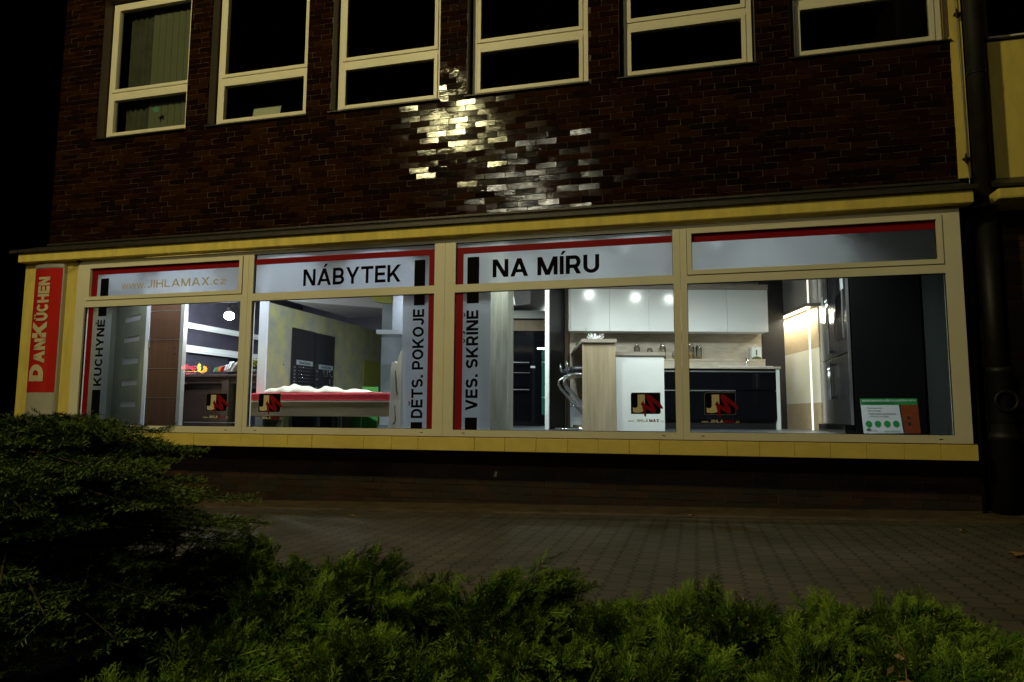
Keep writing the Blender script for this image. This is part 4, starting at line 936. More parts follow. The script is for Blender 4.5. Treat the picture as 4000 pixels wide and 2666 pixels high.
def jar(px, py0, py1, w, fill, label, grp='glass jars on the splashback ledge'):
    d_ = 10.62; zt0, zb0 = atk(px,py0,d_).z, zl
    r_ = w/2/FPX*d_; c = CAM + E1*kx(px,1380,d_) + E2*d_; c.z = zb0
    J = thing('glass_jar', label, 'jar', c, grp); h = zt0-zb0
    mb = MB(); mb.lathe(c, [(.0,.002),(r_*.95,.002),(r_,.01),(r_,h*.80),(r_*.85,h*.84)], 18); mb.build('body', MT['plain_glass'], J)
    mb = MB(); mb.lathe(c, [(.0,.003),(r_*.93,.005),(r_*.93,h*fill),(.0,h*(fill+.06))], 18); mb.build('contents', MT['grain'], J)
    mb = MB(); mb.lathe(c, [(.0,h*.845),(r_*.92,h*.845),(r_*.92,h*.98),(r_*.85,h),(.0,h)], 18); mb.build('lid', MT['chrome'], J)
jar(2488, 1347, 1404, 22, .35, 'tall glass jar with chrome lid above the low white cabinet, leftmost jar')
jar(2538, 1360, 1404, 22, .3, 'lowest glass jar with chrome lid')
jar(2589, 1347, 1404, 24, .3, 'third jar from the left, tall, right of the lowest jar')
jar(2634, 1376, 1404, 16, .5, 'small jar of brown spice left of the mullion')
jar(2700, 1347, 1404, 23, .38, 'tall glass jar half full of pasta right of the mullion')
jar(2730, 1347, 1404, 22, .2, 'tall glass jar nearly empty, rightmost of the jars')
PK = thing('gift_box', 'small white and green printed box standing on the ledge', 'box', (0,0,0)); d = 10.6
PK.location = tuple(atk(2955,1400,d)[:2]) + (zl,)
mb = MB(); mb.kbox(kx(2936,1380,d), kx(2974,1380,d), d, d+.1, zl+.001, atk(2955,1358,d).z); mb.build('carton', MT['pwhite'], PK, .002)
mb = MB(); a_, b_ = kx(2936,1380,d), kx(2974,1380,d); P = lambda l, z, e=.002: CAM + E1*l + E2*(d-e) + Vector((0,0,z-CAM.z))
zb0, zt0 = zl, atk(2955,1358,d).z
mb.add([P(a_+.002,zb0+.004),P(b_-.002,zb0+.004),P(b_-.002,zb0+.03),P((a_+b_)/2,zb0+.05),P(a_+.002,zb0+.025)], [(0,1,2,3,4)]); mb.add([P((a_+b_)/2-.01,zb0+.06),P((a_+b_)/2+.012,zb0+.06),P((a_+b_)/2+.012,zt0-.04),P((a_+b_)/2-.01,zt0-.04)], [(0,1,2,3)])
mb.build('print', mat('olive print', (0.07,0.10,0.03), .5, .3), PK)
mb = MB(); mb.tube([P(a_+.03,zt0-.002,-.05),P((a_+b_)/2,zt0+.045,-.05),P(b_-.03,zt0-.002,-.05)], .006, 6); mb.build('ribbon', MT['whitem'], PK)
# island
IS = thing('kitchen_island', 'black gloss kitchen island with oak worktop and white end', 'kitchen island', tuple(atk(2800, 1600, 10.1)[:2]) + (ZF,))
d = 10.1; ztop = atk(2800, 1432, d).z; zu = atk(2800, 1441, d).z
l0, l1 = kx(2590,1550,d), kx(3034,1550,d); l2 = kx(3048,1550,d)
mb = MB(); mb.kbox(l0, kx(3048,1436,d)+.0, d-.02, d+.62, zu, ztop); mb.build('worktop', MT['oakx'], IS, .002)
mb = MB(); mb.kbox(l1+.001, l2, d, d+.6, ZF, zu-.002); mb.build('end_panel', MT['white'], IS)
z1_ = atk(2800,1452,d).z; z2_ = atk(2800,1527,d).z; z3_ = atk(2800,1640,d).z
mb = MB(); mb.kbox(l0, l1, d+.004, d+.022, z2_+.012, z1_-.010); mb.kbox(l0, l1, d+.004, d+.022, z3_, z2_-.008); mb.build('drawer_front', MT['blackgl'], IS, .0015)
mb = MB(); mb.kbox(l0, l1, d+.03, d+.58, ZF+.12, zu-.003); mb.build('carcass', MT['blackm'], IS)
mb = MB(); mb.kbox(l0, l1, d+.06, d+.10, ZF, ZF+.119); mb.build('plinth', MT['blackm'], IS)
mb = MB(); mb.kbox(l0, l1, d-.004, d+.02, z1_-.007, z1_+.010); mb.build('grip_rail', MT['alu'], IS)
mb = MB(); mb.kbox(l0, kx(2873,1527,d), d-.006, d+.003, z2_-.006, z2_+.008); mb.build('grip_rail', MT['alu'], IS)
mb = MB(); mb.kbox(kx(2812,1430,d), kx(3022,1430,d), d+.02, d+.5, ztop+.001, ztop+.010); mb.build('sink', MT['whitem'], IS)
mb = MB(); c = CAM+E1*kx(2922,1420,d+.3)+E2*(d+.35); c.z = ztop+.011; mb.tube([c, c+Vector((0,0,.13))], .022, 12); mb.tube([c+Vector((0,0,.12)), c+Vector((-.01,-.14,.10))], .014, 10); mb.tube([c+Vector((0,0,.131)), c+Vector((.0,.0,.15))], .018, 10)
tp = mb.build('tap', MT['chrome'], IS); mb = MB(); c2 = c+E1*.12; mb.lathe(c2, [(.0,0),(.02,0),(.018,.02),(.0,.025)], 12); mb.build('drain_knob', MT['chrome'], IS)
# black panel right of the cabinets
kitem('tall_panel', 'tall black board at the right end of the white wall cabinets', 'panel', MT['blackm'], 2978, 1040, 3066, 1690, 10.75, .05)
mb = MB(); mb.kbox(kx(3003,1300,10.74), kx(3088,1300,10.74), 10.805, 10.83, ZF, 3.35); 
# bar counter and low cabinet
BC = thing('bar_counter', 'oak bar counter with raised grey oak top', 'bar counter', tuple(atk(2340, 1600, 8.6)[:2]) + (ZF,))
d = 8.58; la, lb_ = kx(2276,1500,d), kx(2406,1500,d); zt_ = atk(2340,1325,d).z; zu = atk(2340,1339,d).z
mb = MB(); mb.kbox(la, lb_, d, d+.04, ZF, zu-.001); mb.kbox(la+.02, lb_-.02, d+.041, d+1.6, ZF, ZF+.05); mb.build('end_panel', MT['oak'], BC, .002)
P = lambda l, dd, z: CAM + E1*l + E2*dd + Vector((0,0,z-CAM.z))
mb = MB(); le = kx(2221,1405,11.1); mb.prism([P(la-.012,d-.02,zu),P(lb_+.012,d-.02,zu),P(lb_+.012,10.7,zu),P(le,10.7,zu)], (0,0,zt_-zu)); mb.build('bar_top', MT['oaktop'], BC)
mb = MB(); mb.kbox(lb_-.10, lb_-.06, d+.041, d+2.0, ZF, zu-.001); mb.build('back_panel', MT['oak'], BC)
LC = thing('low_cabinet', 'low white cabinet with grey oak top beside the bar counter', 'cabinet', tuple(atk(2500, 1600, 8.7)[:2]) + (ZF,))
d = 8.66; la2, lb2 = kx(2409,1500,d), kx(2595,1500,d); zc = atk(2500,1390,d).z
mb = MB(); mb.kbox(lb_+.014, lb2, d, d+.55, ZF, zc-.001); mb.build('carcass', MT['white'], LC, .002)
mb = MB(); mb.kbox(lb_+.014, kx(2598,1380,d), d-.015, d+.56, zc, atk(2500,1376,d).z); mb.build('top', MT['oaktop'], LC)
# white twig ornament on the bar
OR_ = MB(); c = CAM+E1*kx(2327,1310,9.0)+E2*9.0; c.z = zt_
for k in range(46):
    a_ = c + Vector((random.uniform(-.05,.05), random.uniform(-.05,.05), random.uniform(0,.05))); b_ = a_ + Vector((random.uniform(-.07,.07), random.uniform(-.05,.05), random.uniform(-.02,.10)))
    b_.z = min(max(b_.z, zt_+.004), zt_+.115); OR_.tube([a_, b_], .0045, 5)
tag(OR_.build('twig_ornament', MT['whitem']), 'bowl shaped ornament of white twigs standing on the bar', 'ornament')
GP = MB(); c = CAM+E1*kx(2285,1320,9.3)+E2*9.3; c.z = zt_
for k in range(9):
    an = random.uniform(0, 2*PI); L_ = random.uniform(.08,.2); GP.tube([c, c+Vector((math.cos(an)*L_*.5, math.sin(an)*L_*.3, L_*.25)), c+Vector((math.cos(an)*L_, math.sin(an)*L_*.4, random.uniform(-.01,.05)))], [.006,.012,.002], 4)
GP.tube([c, c+Vector((.02,0,.14)), c+Vector((.015,0,.23))], .003, 4); GP.tube([c, c+Vector((.06,0,.1)), c+Vector((.07,0,.18))], .003, 4)
tag(GP.build('orchid_plant', mat('dark green leaves', (0.05,0.12,0.03), .4, .4)), 'small green strap leaved plant behind the twig ornament', 'plant')
# bar stools: Z-shaped chrome tube with padded seat
def stool(px_seat, dd, label):
    c = CAM + E1*kx(px_seat, 1440, dd) + E2*dd; c.z = ZF
    T = thing('bar_stool', label, 'bar stool', c, 'chrome bar stools at the bar')
    K = lambda l, b, z: c + E1*l + E2*b + Vector((0,0,z))
    zs = .70
    mb = MB(); prof = [(.0,0),(.15,0),(.175,.015),(.18,.05),(.17,.085),(.14,.095),(.0,.098)]
    vs = [(p[0], p[1]) for p in prof]; mb.lathe(c+Vector((0,0,zs+.02)), prof, 28); mb.build('seat', MT['seatblack'], T)
    mb = MB(); mb.lathe(c+Vector((0,0,zs)), [(.0,0),(.16,0),(.178,.01),(.178,.024),(.0,.024)], 28); mb.build('seat_rim', MT['chrome'], T)
    mb = MB()
    for s_ in (-.15, .15):
        mb.tube([K(-.02,s_*.6,zs-.005), K(-.15,s_,zs-.01), K(-.205,s_,zs-.05), K(-.21,s_,zs-.10), K(-.17,s_,zs-.16), K(.23,s_,.10), K(.245,s_,.05), K(.22,s_,.018), K(.15,s_,.014), K(-.22,s_,.014)], .013, 10)
    mb.tube([K(-.22,-.15,.014), K(-.25,-.12,.014), K(-.25,.12,.014), K(-.22,.15,.014)], .013, 10); mb.build('tube_frame', MT['chrome'], T)
    mb = MB(); mb.tube([K(.04,-.15,.31), K(.04,.15,.31)], .010, 8); mb.tube([K(-.05,0,.31),K(.2,0,.31)], .008, 8); mb.build('footrest', MT['chrome'], T)
    mb = MB(); pts = [K(-.16,-.14,zs+.06), K(-.185,-.13,zs+.16), K(-.19,0,zs+.19), K(-.185,.13,zs+.16), K(-.16,.14,zs+.06)]; mb.tube(pts, .012, 8); mb.build('back_hoop', MT['chrome'], T)
    return T
stool(2268, 9.0, 'chrome bar stool with black round seat nearest the window')
stool(2240, 9.45, 'chrome bar stool half hidden behind the nearer stool')
# ------------------------------------------------------------------ showroom: right window
RW = thing('panelled_wall', 'lit wall with oak panels, cream wallpaper and a bright lamp strip', 'wall', tuple(at(3120, 1500, 3.6)[:2]) + (ZF,))
A = at(3190, 1500, 3.1); Bf = at(3060, 1500, 4.5)
uv = Vector((Bf.x-A.x, Bf.y-A.y, 0)).normalized(); nn = Vector((uv.y, -uv.x, 0));
if nn.x > 0: nn = -nn
LW_ = 1.9
def wbox(mb_, s0, s1, o0, o1, z0, z1):
    Q = lambda s, o, z: Vector((A.x, A.y, 0)) + uv*(s-.15) + nn*o + Vector((0,0,z))
    mb_.hexa([Q(s1,o1,z0),Q(s0,o1,z0),Q(s0,o0,z0),Q(s1,o0,z0),Q(s1,o1,z1),Q(s0,o1,z1),Q(s0,o0,z1),Q(s1,o0,z1)])
def wz(px, py):   # height where the pixel meets the panel wall
    d = ray(px, py); n3 = nn; s_ = (Vector((A.x, A.y, CAM.z))-CAM).dot(n3)/d.dot(n3); return (CAM+d*s_).z
zA, zBm, zC, zD = wz(3125, 1225), wz(3125,1375), wz(3125,1577), ZF
oakw = wood('lit oak panel', (0.44,0.34,0.20), (0.55,0.45,0.30), 'x', tight=10)
mb = MB(); wbox(mb, 0, LW_, 0, -.05, zBm, zA); mb.build('upper_oak_panel', oakw, RW)
mb = MB(); wbox(mb, 0, LW_, .0, -.05, zC, zBm-.002); wp = mb.build('wallpaper', MT['wallpaper'], RW)
mb = MB(); wbox(mb, 0, LW_, .004, -.05, ZF, zC-.002); mb.build('lower_oak_panel', oakw, RW)
mb = MB(); wbox(mb, 0, LW_, .0, -.05, zA+.05, 3.35); mb.build('upper_wall', MT['whitem'], RW)
mb = MB(); wbox(mb, 0, LW_, .16, -.05, zA+.001, zA+.049); mb.build('shelf', MT['oaktop'], RW)
mb = MB(); wbox(mb, .02, LW_, .14, .10, zA-.02, zA-.001); mb.build('lamp_strip', MT['ledwarm'], RW)
mb = MB()
for (px, py, r_) in ((3105,1418,26),(3090,1440,22),(3110,1470,25),(3095,1545,26),(3112,1530,22),(3088,1500,18),(3104,1575,20)):
    d = ray(px, py); s_ = (Vector((A.x, A.y, CAM.z))-CAM).dot(nn)/d.dot(nn); c = CAM+d*s_ - nn*.0016; R_ = r_/FPX*11.5*1.2
    if c.z-R_ < zC: R_ = max(.02, c.z-zC-.005)
    mb.tube([c + uv*(R_*1.6*math.cos(2*PI*k/20)) + Vector((0,0,R_*math.sin(2*PI*k/20))) for k in range(21)], .0024, 5, caps=False)
mb.build('printed_circles', MT['wpline'], wp)
la_ = bpy.data.lights.new('strip_glow', 'AREA'); la_.shape = 'RECTANGLE'; la_.size = 1.6; la_.size_y = .03; la_.energy = 26; la_.color = (1.0,.90,.70)
lo = bpy.data.objects.new('strip_glow', la_); COL.objects.link(lo); lo.parent = RW
lp = Vector((A.x, A.y, 0)) + uv*.75 + nn*.12 + Vector((0,0,zA-.03)); lo.location = lp - Vector(RW.location)
dirv = (-nn*.25 + Vector((0,0,-1))).normalized(); zax = -dirv; xax = uv; yax = zax.cross(xax).normalized(); lo.rotation_euler = Matrix((xax, yax, zax)).transposed().to_euler()
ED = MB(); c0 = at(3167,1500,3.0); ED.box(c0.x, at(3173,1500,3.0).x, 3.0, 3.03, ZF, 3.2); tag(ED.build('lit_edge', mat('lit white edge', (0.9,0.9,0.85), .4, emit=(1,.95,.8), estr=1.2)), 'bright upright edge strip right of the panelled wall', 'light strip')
# fridge: doors face left, black side faces the street
FGX, FY0, FY1 = 1.68, .87, 2.65
FG = thing('fridge', 'tall black double door fridge with chrome handles and a dark side', 'fridge', (2.05, 1.7, ZF))
mb = MB(); mb.box(FGX+.05, 2.445, FY0, FY1, ZF, 3.15); mb.build('body', mat('black fridge side', (0.004,0.004,0.0045), 0.6, 0.12), FG, .004)
ym = 1.80; zgap = onx(3285, 1388, FGX).z
grey = mat('dark grey fridge door', (0.012,0.013,0.018), 0.16, 0.45)
for (y0_, y1_) in ((FY0+.01, ym-.006), (ym+.006, FY1)):
    for (z0_, z1_) in ((ZF+.10, zgap-.006), (zgap+.006, 3.15)):
        mb = MB(); mb.box(FGX, FGX+.048, y0_, y1_, z0_, z1_); mb.build('fridge_door', grey, FG, .006)
for y_ in (ym-.05, ym+.05):
    for (z0_, z1_) in ((zgap+.05, 2.9), (ZF+.4, zgap-.05)):
        mb = MB(); mb.tube([(FGX-.045,y_,z0_),(FGX-.045,y_,z1_)], .014, 10)
        mb.box(FGX-.045, FGX, y_-.012, y_+.012, z0_+.02, z0_+.045); mb.box(FGX-.045, FGX, y_-.012, y_+.012, z1_-.045, z1_-.02); mb.build('door_handle', MT['chrome'], FG)
mb = MB(); mb.box(FGX-.006, FGX-.001, 1.08, 1.48, 1.98, 2.52); dsp = mb.build('dispenser', MT['blackgl'], FG)
mb = MB(); mb.box(FGX-.008, FGX-.001, 1.06, 1.08, 1.98, 2.54); mb.build('dispenser_trim', MT['alu'], dsp)
for y_, z_ in ((.99, 2.55), (2.3, 2.5)):
    mb = MB(); mb.box(FGX-.003, FGX-.0005, y_, y_+.16, z_, z_+.17); mb.build('sticker', MT['pwhite'], FG)
mb = MB(); mb.box(FGX+.001, FGX+.03, FY0-.006, FY0+.008, ZF+.1, 3.15); mb.build('edge_trim', MT['alu'], FG)
mb = MB(); mb.box(FGX-.06, 2.44, FY0+.02, FY1, ZF, ZF+.095); mb.build('plinth', MT['blackgl'], FG)
# poster board leaning against the glass
PB = thing('poster_board', 'green and white printed board about security doors leaning at the glass', 'poster', (fx(3480,1690,.20), .2, ZF))
c00, c10, c11, c01 = [Vector(v) for v in (at(3375,1694,.17), at(3597,1693,.17), at(3582,1557,.30), at(3360,1558,.30))]
def pp_(s_, t_, o=0.0):
    a_ = c00.lerp(c10, s_); b_ = c01.lerp(c11, s_); return a_.lerp(b_, t_) + Vector((0,-1,.25)).normalized()*o
def pq(mb_, s0_, s1_, t0_, t1_, o, mi=0): mb_.add([pp_(s0_,t0_,o),pp_(s1_,t0_,o),pp_(s1_,t1_,o),pp_(s0_,t1_,o)], [(0,1,2,3)], mi)
mb = MB(); mb.hexa([pp_(0,0),pp_(1,0),pp_(1,0,-.008),pp_(0,0,-.008),pp_(0,1),pp_(1,1),pp_(1,1,-.008),pp_(0,1,-.008)]); mb.build('board', MT['pwhite'], PB)
mb = MB(); pq(mb, 0, 1, .815, 1, .001); mb.build('green_header', MT['pgreen'], PB)
mb = MB(); mb.add([pp_(.70,0,.001),pp_(1,0,.001),pp_(1,.813,.001),pp_(.67,.813,.001)], [(0,1,2,3)]); pb = mb.build('door_picture', MT['pbrown'], PB)
mb = MB(); mb.add([pp_(.70,0,.0014),pp_(.725,0,.0014),pp_(.695,.813,.0014),pp_(.67,.813,.0014)], [(0,1,2,3)]); mb.build('door_edge', MT['pdark'], pb)
mb = MB()
for (s_, t_) in ((.82,.44),(.82,.26)): mb.add([pp_(s_+.03*math.cos(2*PI*k/16), t_+.05*math.sin(2*PI*k/16), .002) for k in range(16)], [tuple(range(16))])
mb.build('lock_picture', MT['steel'], pb)
mb = MB()
for s_ in (.105,.265,.43,.59): mb.add([pp_(s_+.058*math.cos(2*PI*k/20), .265+.092*math.sin(2*PI*k/20), .0015) for k in range(20)], [tuple(range(20))])
mb.build('green_buttons', MT['pbutton'], PB)
def ptext(body, s0_, t0_, w_, h_, m_, bold=.01):
    mb_ = MB(); o_ = pp_(s0_, t0_, .0022); text(mb_, body, o_, pp_(s0_+w_, t0_, .0022)-o_, pp_(s0_, t0_+h_, .0022)-o_, bold); mb_.build('print', m_, PB)
ptext('BEZPEČNOSTNÍ DVEŘE DO KAŽDÉHO BYTU', .03, .91, .94, .05, MT['pwhite'], .03)
ptext('Chraňte svoji domácnost', .04, .84, .55, .05, MT['pdark'], .03)
for k, tx in enumerate(('• Bezpečnostní třída 3', '• Moderní design', '• Rozličné barevné a vzorové možnosti', '• Jednoduchá manipulace')): ptext(tx, .09+.012*k, .70-.08*k, (.29,.24,.48,.34)[k], .04, MT['pdark'], .01)
ptext('HT', .065, .055, .06, .05, MT['pdark'], .03); ptext('dveře', .13, .055, .11, .045, MT['outline'], 0); ptext('www.htdvere.cz', .36, .04, .29, .04, MT['pgreen'], .01)
mb = MB()
for (a_, b_) in (((.05,.115),(.095,.155)), ((.095,.155),(.14,.115))): mb.tube([pp_(*a_, .003), pp_(*b_, .003)], .0025, 5)
mb.build('roof_logo', MT['pgreen'], PB)
# ------------------------------------------------------------------ downlights
def downlight(x, y, z, label, power):
    T = thing('ceiling_downlight', label, 'ceiling light', (x, y, z), 'downlights in the showroom ceiling')
    mb_ = MB(); mb_.lathe((x,y,z), [(.045,-.004),(.062,-.008),(.068,0),(.04,0)], 20); mb_.build('rim', MT['alu'], T)
    mb_ = MB(); mb_.disc((x,y,z-.003), (1,0,0), (0,-1,0), .044, 20); mb_.build('lit_disc', MT['led'], T)
    l_ = bpy.data.lights.new('downlight', 'SPOT'); l_.energy = power; l_.spot_size = math.radians(140); l_.spot_blend = .7; l_.color = (0.88,0.96,0.93) if x > -3.4 else (0.74,0.85,1.0); l_.shadow_soft_size = .05
    o_ = bpy.data.objects.new('downlight_beam', l_); o_.location = (0,.0,-.03); o_.rotation_euler = (math.radians(22 if y < .6 else 0), 0, 0); o_.parent = T; COL.objects.link(o_)
DLS = [(-7.6,.2,.35),(-6.6,.22,1.0),(-5.0,.2,.9),(-3.75,.2,1.3),(-2.35,.2,1.1),(-1.45,.2,1.0),(-.6,.22,.75),(.35,.2,.85),(1.05,.22,.75),(-4.2,2.2,.6),(-2.75,2.9,.9),(-2.3,5.2,1.2),(-.9,1.7,.22),(.3,1.8,.22),(-6.6,3.2,.5)]
wn = ['added to brighten the grey door', 'above the brown door', 'above the left end of the bed', 'above the frosted NÁBYTEK transom', 'above the wood column', 'above the bar counter', 'above the low white cabinet', 'above the kitchen island', 'in front of the fridge', 'behind the concrete partition', 'added in front of the oven cabinet to brighten it', 'added far back to brighten the space beyond the oven cabinet', 'inside the kitchen above the stools', 'inside the kitchen above the sink', 'above the brown desk']
for (x, y, k), w_ in zip(DLS, wn): downlight(x, y, 3.355, 'small round ceiling light ' + w_, DOWN_POWER*k)  # grey door and both oven cabinet lights are added to brighten dim spots

# ------------------------------------------------------------------ across the street: what the panes mirror
OP = thing('optician_sign', 'red lit optika sign with yellow eye mirrored in the left pane', 'sign', (0,0,0))
YM = 34.0
def mir(px, py): p_ = at(px, py, YM); return Vector((p_.x, 2*YG-p_.y, p_.z))
OP.location = mir(750, 1440)
mb = MB(); mb.hexa([mir(695,1466)+Vector((0,-.4,0)),mir(820,1466)+Vector((0,-.4,0)),mir(820,1466)+Vector((0,-.1,0)),mir(695,1466)+Vector((0,-.1,0)),mir(695,1410)+Vector((0,-.4,0)),mir(820,1410)+Vector((0,-.4,0)),mir(820,1410)+Vector((0,-.1,0)),mir(695,1410)+Vector((0,-.1,0))]); mb.build('board', MT['blackm'], OP)
t = MB(); o_ = mir(768,1449); text(t, 'optika', o_, mir(707,1449)-o_, mir(768,1424)-o_, .02); o2 = mir(766,1463); text(t, 'oční lékař', o2, mir(720,1463)-o2, mir(766,1458)-o2, .01); t.build('lettering', MT['neonred'], OP)
mb = MB(); pts = [(707,1449),(760,1450),(790,1449),(803,1443),(806,1438),(804,1431),(797,1428),(794,1431),(795,1438),(790,1445),(775,1447),(740,1447)]
pts = [(706,1450),(735,1451),(775,1452),(792,1457),(796,1453),(808,1450),(810,1440),(806,1431),(797,1429),(793,1432),(796,1440),(792,1446),(782,1448),(740,1449)]
mb.add([mir(px, py+2)+Vector((0,.02,0)) for px, py in pts], [tuple(range(len(pts)))]); mb.build('arc', MT['neonorange'], OP)
mb = MB(); c = mir(779.5,1436)+Vector((0,.05,0)); r1 = mir(788,1436).x-mir(779.5,1436).x; mb.add([c+Vector((r1*math.cos(2*PI*k/20)*.85,0,r1*1.6*math.sin(2*PI*k/20))) for k in range(20)], [tuple(range(20))]); mb.build('eye', MT['neonyellow'], OP)
YM = 14.0
SL = thing('lit_column', 'green street column with its lamplight given as glow, white lamp mirrored in the third pane', 'street light', mir(2124, 1680))
a_, b_ = mir(2116,1560), mir(2131,1560)
mb = MB(); mb.box(a_.x, b_.x, a_.y-.2, a_.y, gz(-3), mir(2124,1372).z); mb.build('column', MT['polegreen'], SL)
mb = MB(); q0, q1 = mir(2098,1361), mir(2128,1361); mb.box(q0.x, q1.x, q0.y-.12, q0.y+.05, q0.z-.035, q0.z+.02); mb.build('lamp_head', MT['lampcool'], SL, .02)
def street_lamp(pos, power, col, label, px):
    x, y, z = pos; T = thing('street_lamp', label, 'street lamp', (x+1.1, y-1.2, gz(x)), 'street lamps behind the viewer')
    mb_ = MB(); mb_.tube([(x+1.1,y-1.2,gz(x)),(x+1.1,y-1.2,z-.6),(x+1.0,y-1.1,z-.1),(x+.7,y-.8,z+.16),(x+.1,y-.2,z+.2)], [.09,.07,.05,.04,.035], 12); mb_.build('pole', MT['silver'], T)
    mb_ = MB(); mb_.hexa([(x-.16,y-.35,z+.14),(x+.16,y-.35,z+.14),(x+.16,y+.3,z+.14),(x-.16,y+.3,z+.14),(x-.09,y-.28,z+.26),(x+.09,y-.28,z+.26),(x+.09,y+.2,z+.24),(x-.09,y+.2,z+.24)]); mb_.build('lamp_head', MT['silver'], T, .02)
    mb_ = MB(); mb_.box(x-.12,x+.12,y-.28,y+.24,z+.115,z+.1395); mb_.build('lens', MT['lamplens'], T)
    l_ = bpy.data.lights.new('street_lamp', 'POINT'); l_.energy = power; l_.color = col; l_.shadow_soft_size = .24
    o_ = bpy.data.objects.new('street_lamp_glow', l_); o_.location = Vector((x,y,z-.08))-Vector(T.location); o_.parent = T; COL.objects.link(o_)
street_lamp(LAMP_A, LAMP_A_POWER, LAMP_A_COL, 'street lamp nearer the viewer, mirrored in the glazed bricks', 0)
street_lamp(LAMP_B, LAMP_B_POWER, LAMP_B_COL, 'street lamp farther from the facade, mirrored lower in the glazed bricks', 1)

# ------------------------------------------------------------------ vegetation
def build_leaves(name, V, F, tip, mats, mi, parent):
    off = world_of(parent); me = bpy.data.meshes.new(name)
    V = np.asarray(V, dtype=np.float32) - np.array(off, dtype=np.float32)
    F = np.asarray(F, dtype=np.int32); n = len(F)
    me.vertices.add(len(V)); me.vertices.foreach_set('co', V.ravel())
    me.loops.add(n*3); me.loops.foreach_set('vertex_index', F.ravel())
    me.polygons.add(n); me.polygons.foreach_set('loop_start', np.arange(0, n*3, 3, dtype=np.int32)); me.polygons.foreach_set('loop_total', np.full(n, 3, dtype=np.int32))
    for m in mats: me.materials.append(m)
    me.polygons.foreach_set('material_index', np.asarray(mi, dtype=np.int32))
    at_ = me.attributes.new('tip', 'FLOAT', 'POINT'); at_.data.foreach_set('value', np.asarray(tip, dtype=np.float32))
    me.update(); me.validate()
    o = bpy.data.objects.new(name, me); COL.objects.link(o); o.parent = parent; return o
def unit(a): return a/np.maximum(1e-9, np.linalg.norm(a, axis=-1, keepdims=True))
def diamonds(P, Dv, L, Wd, Nn, tipv):
    """flat slivers: base P, direction Dv, length L, width Wd, plane normal Nn -> verts, faces, tip"""
    s = unit(np.cross(Dv, Nn)); n = len(P)
    V = np.stack([P, P + Dv*(L*.45)[:, None] + s*(Wd/2)[:, None], P + Dv*L[:, None], P + Dv*(L*.45)[:, None] - s*(Wd/2)[:, None]], 1).reshape(-1, 3)
    b = np.arange(n)*4; F = np.concatenate([np.stack([b, b+1, b+2], 1), np.stack([b, b+2, b+3], 1)])
    T = np.repeat(tipv, 4); T = T*np.tile([.5, .9, 1.0, .9], n)
    return V, F, T
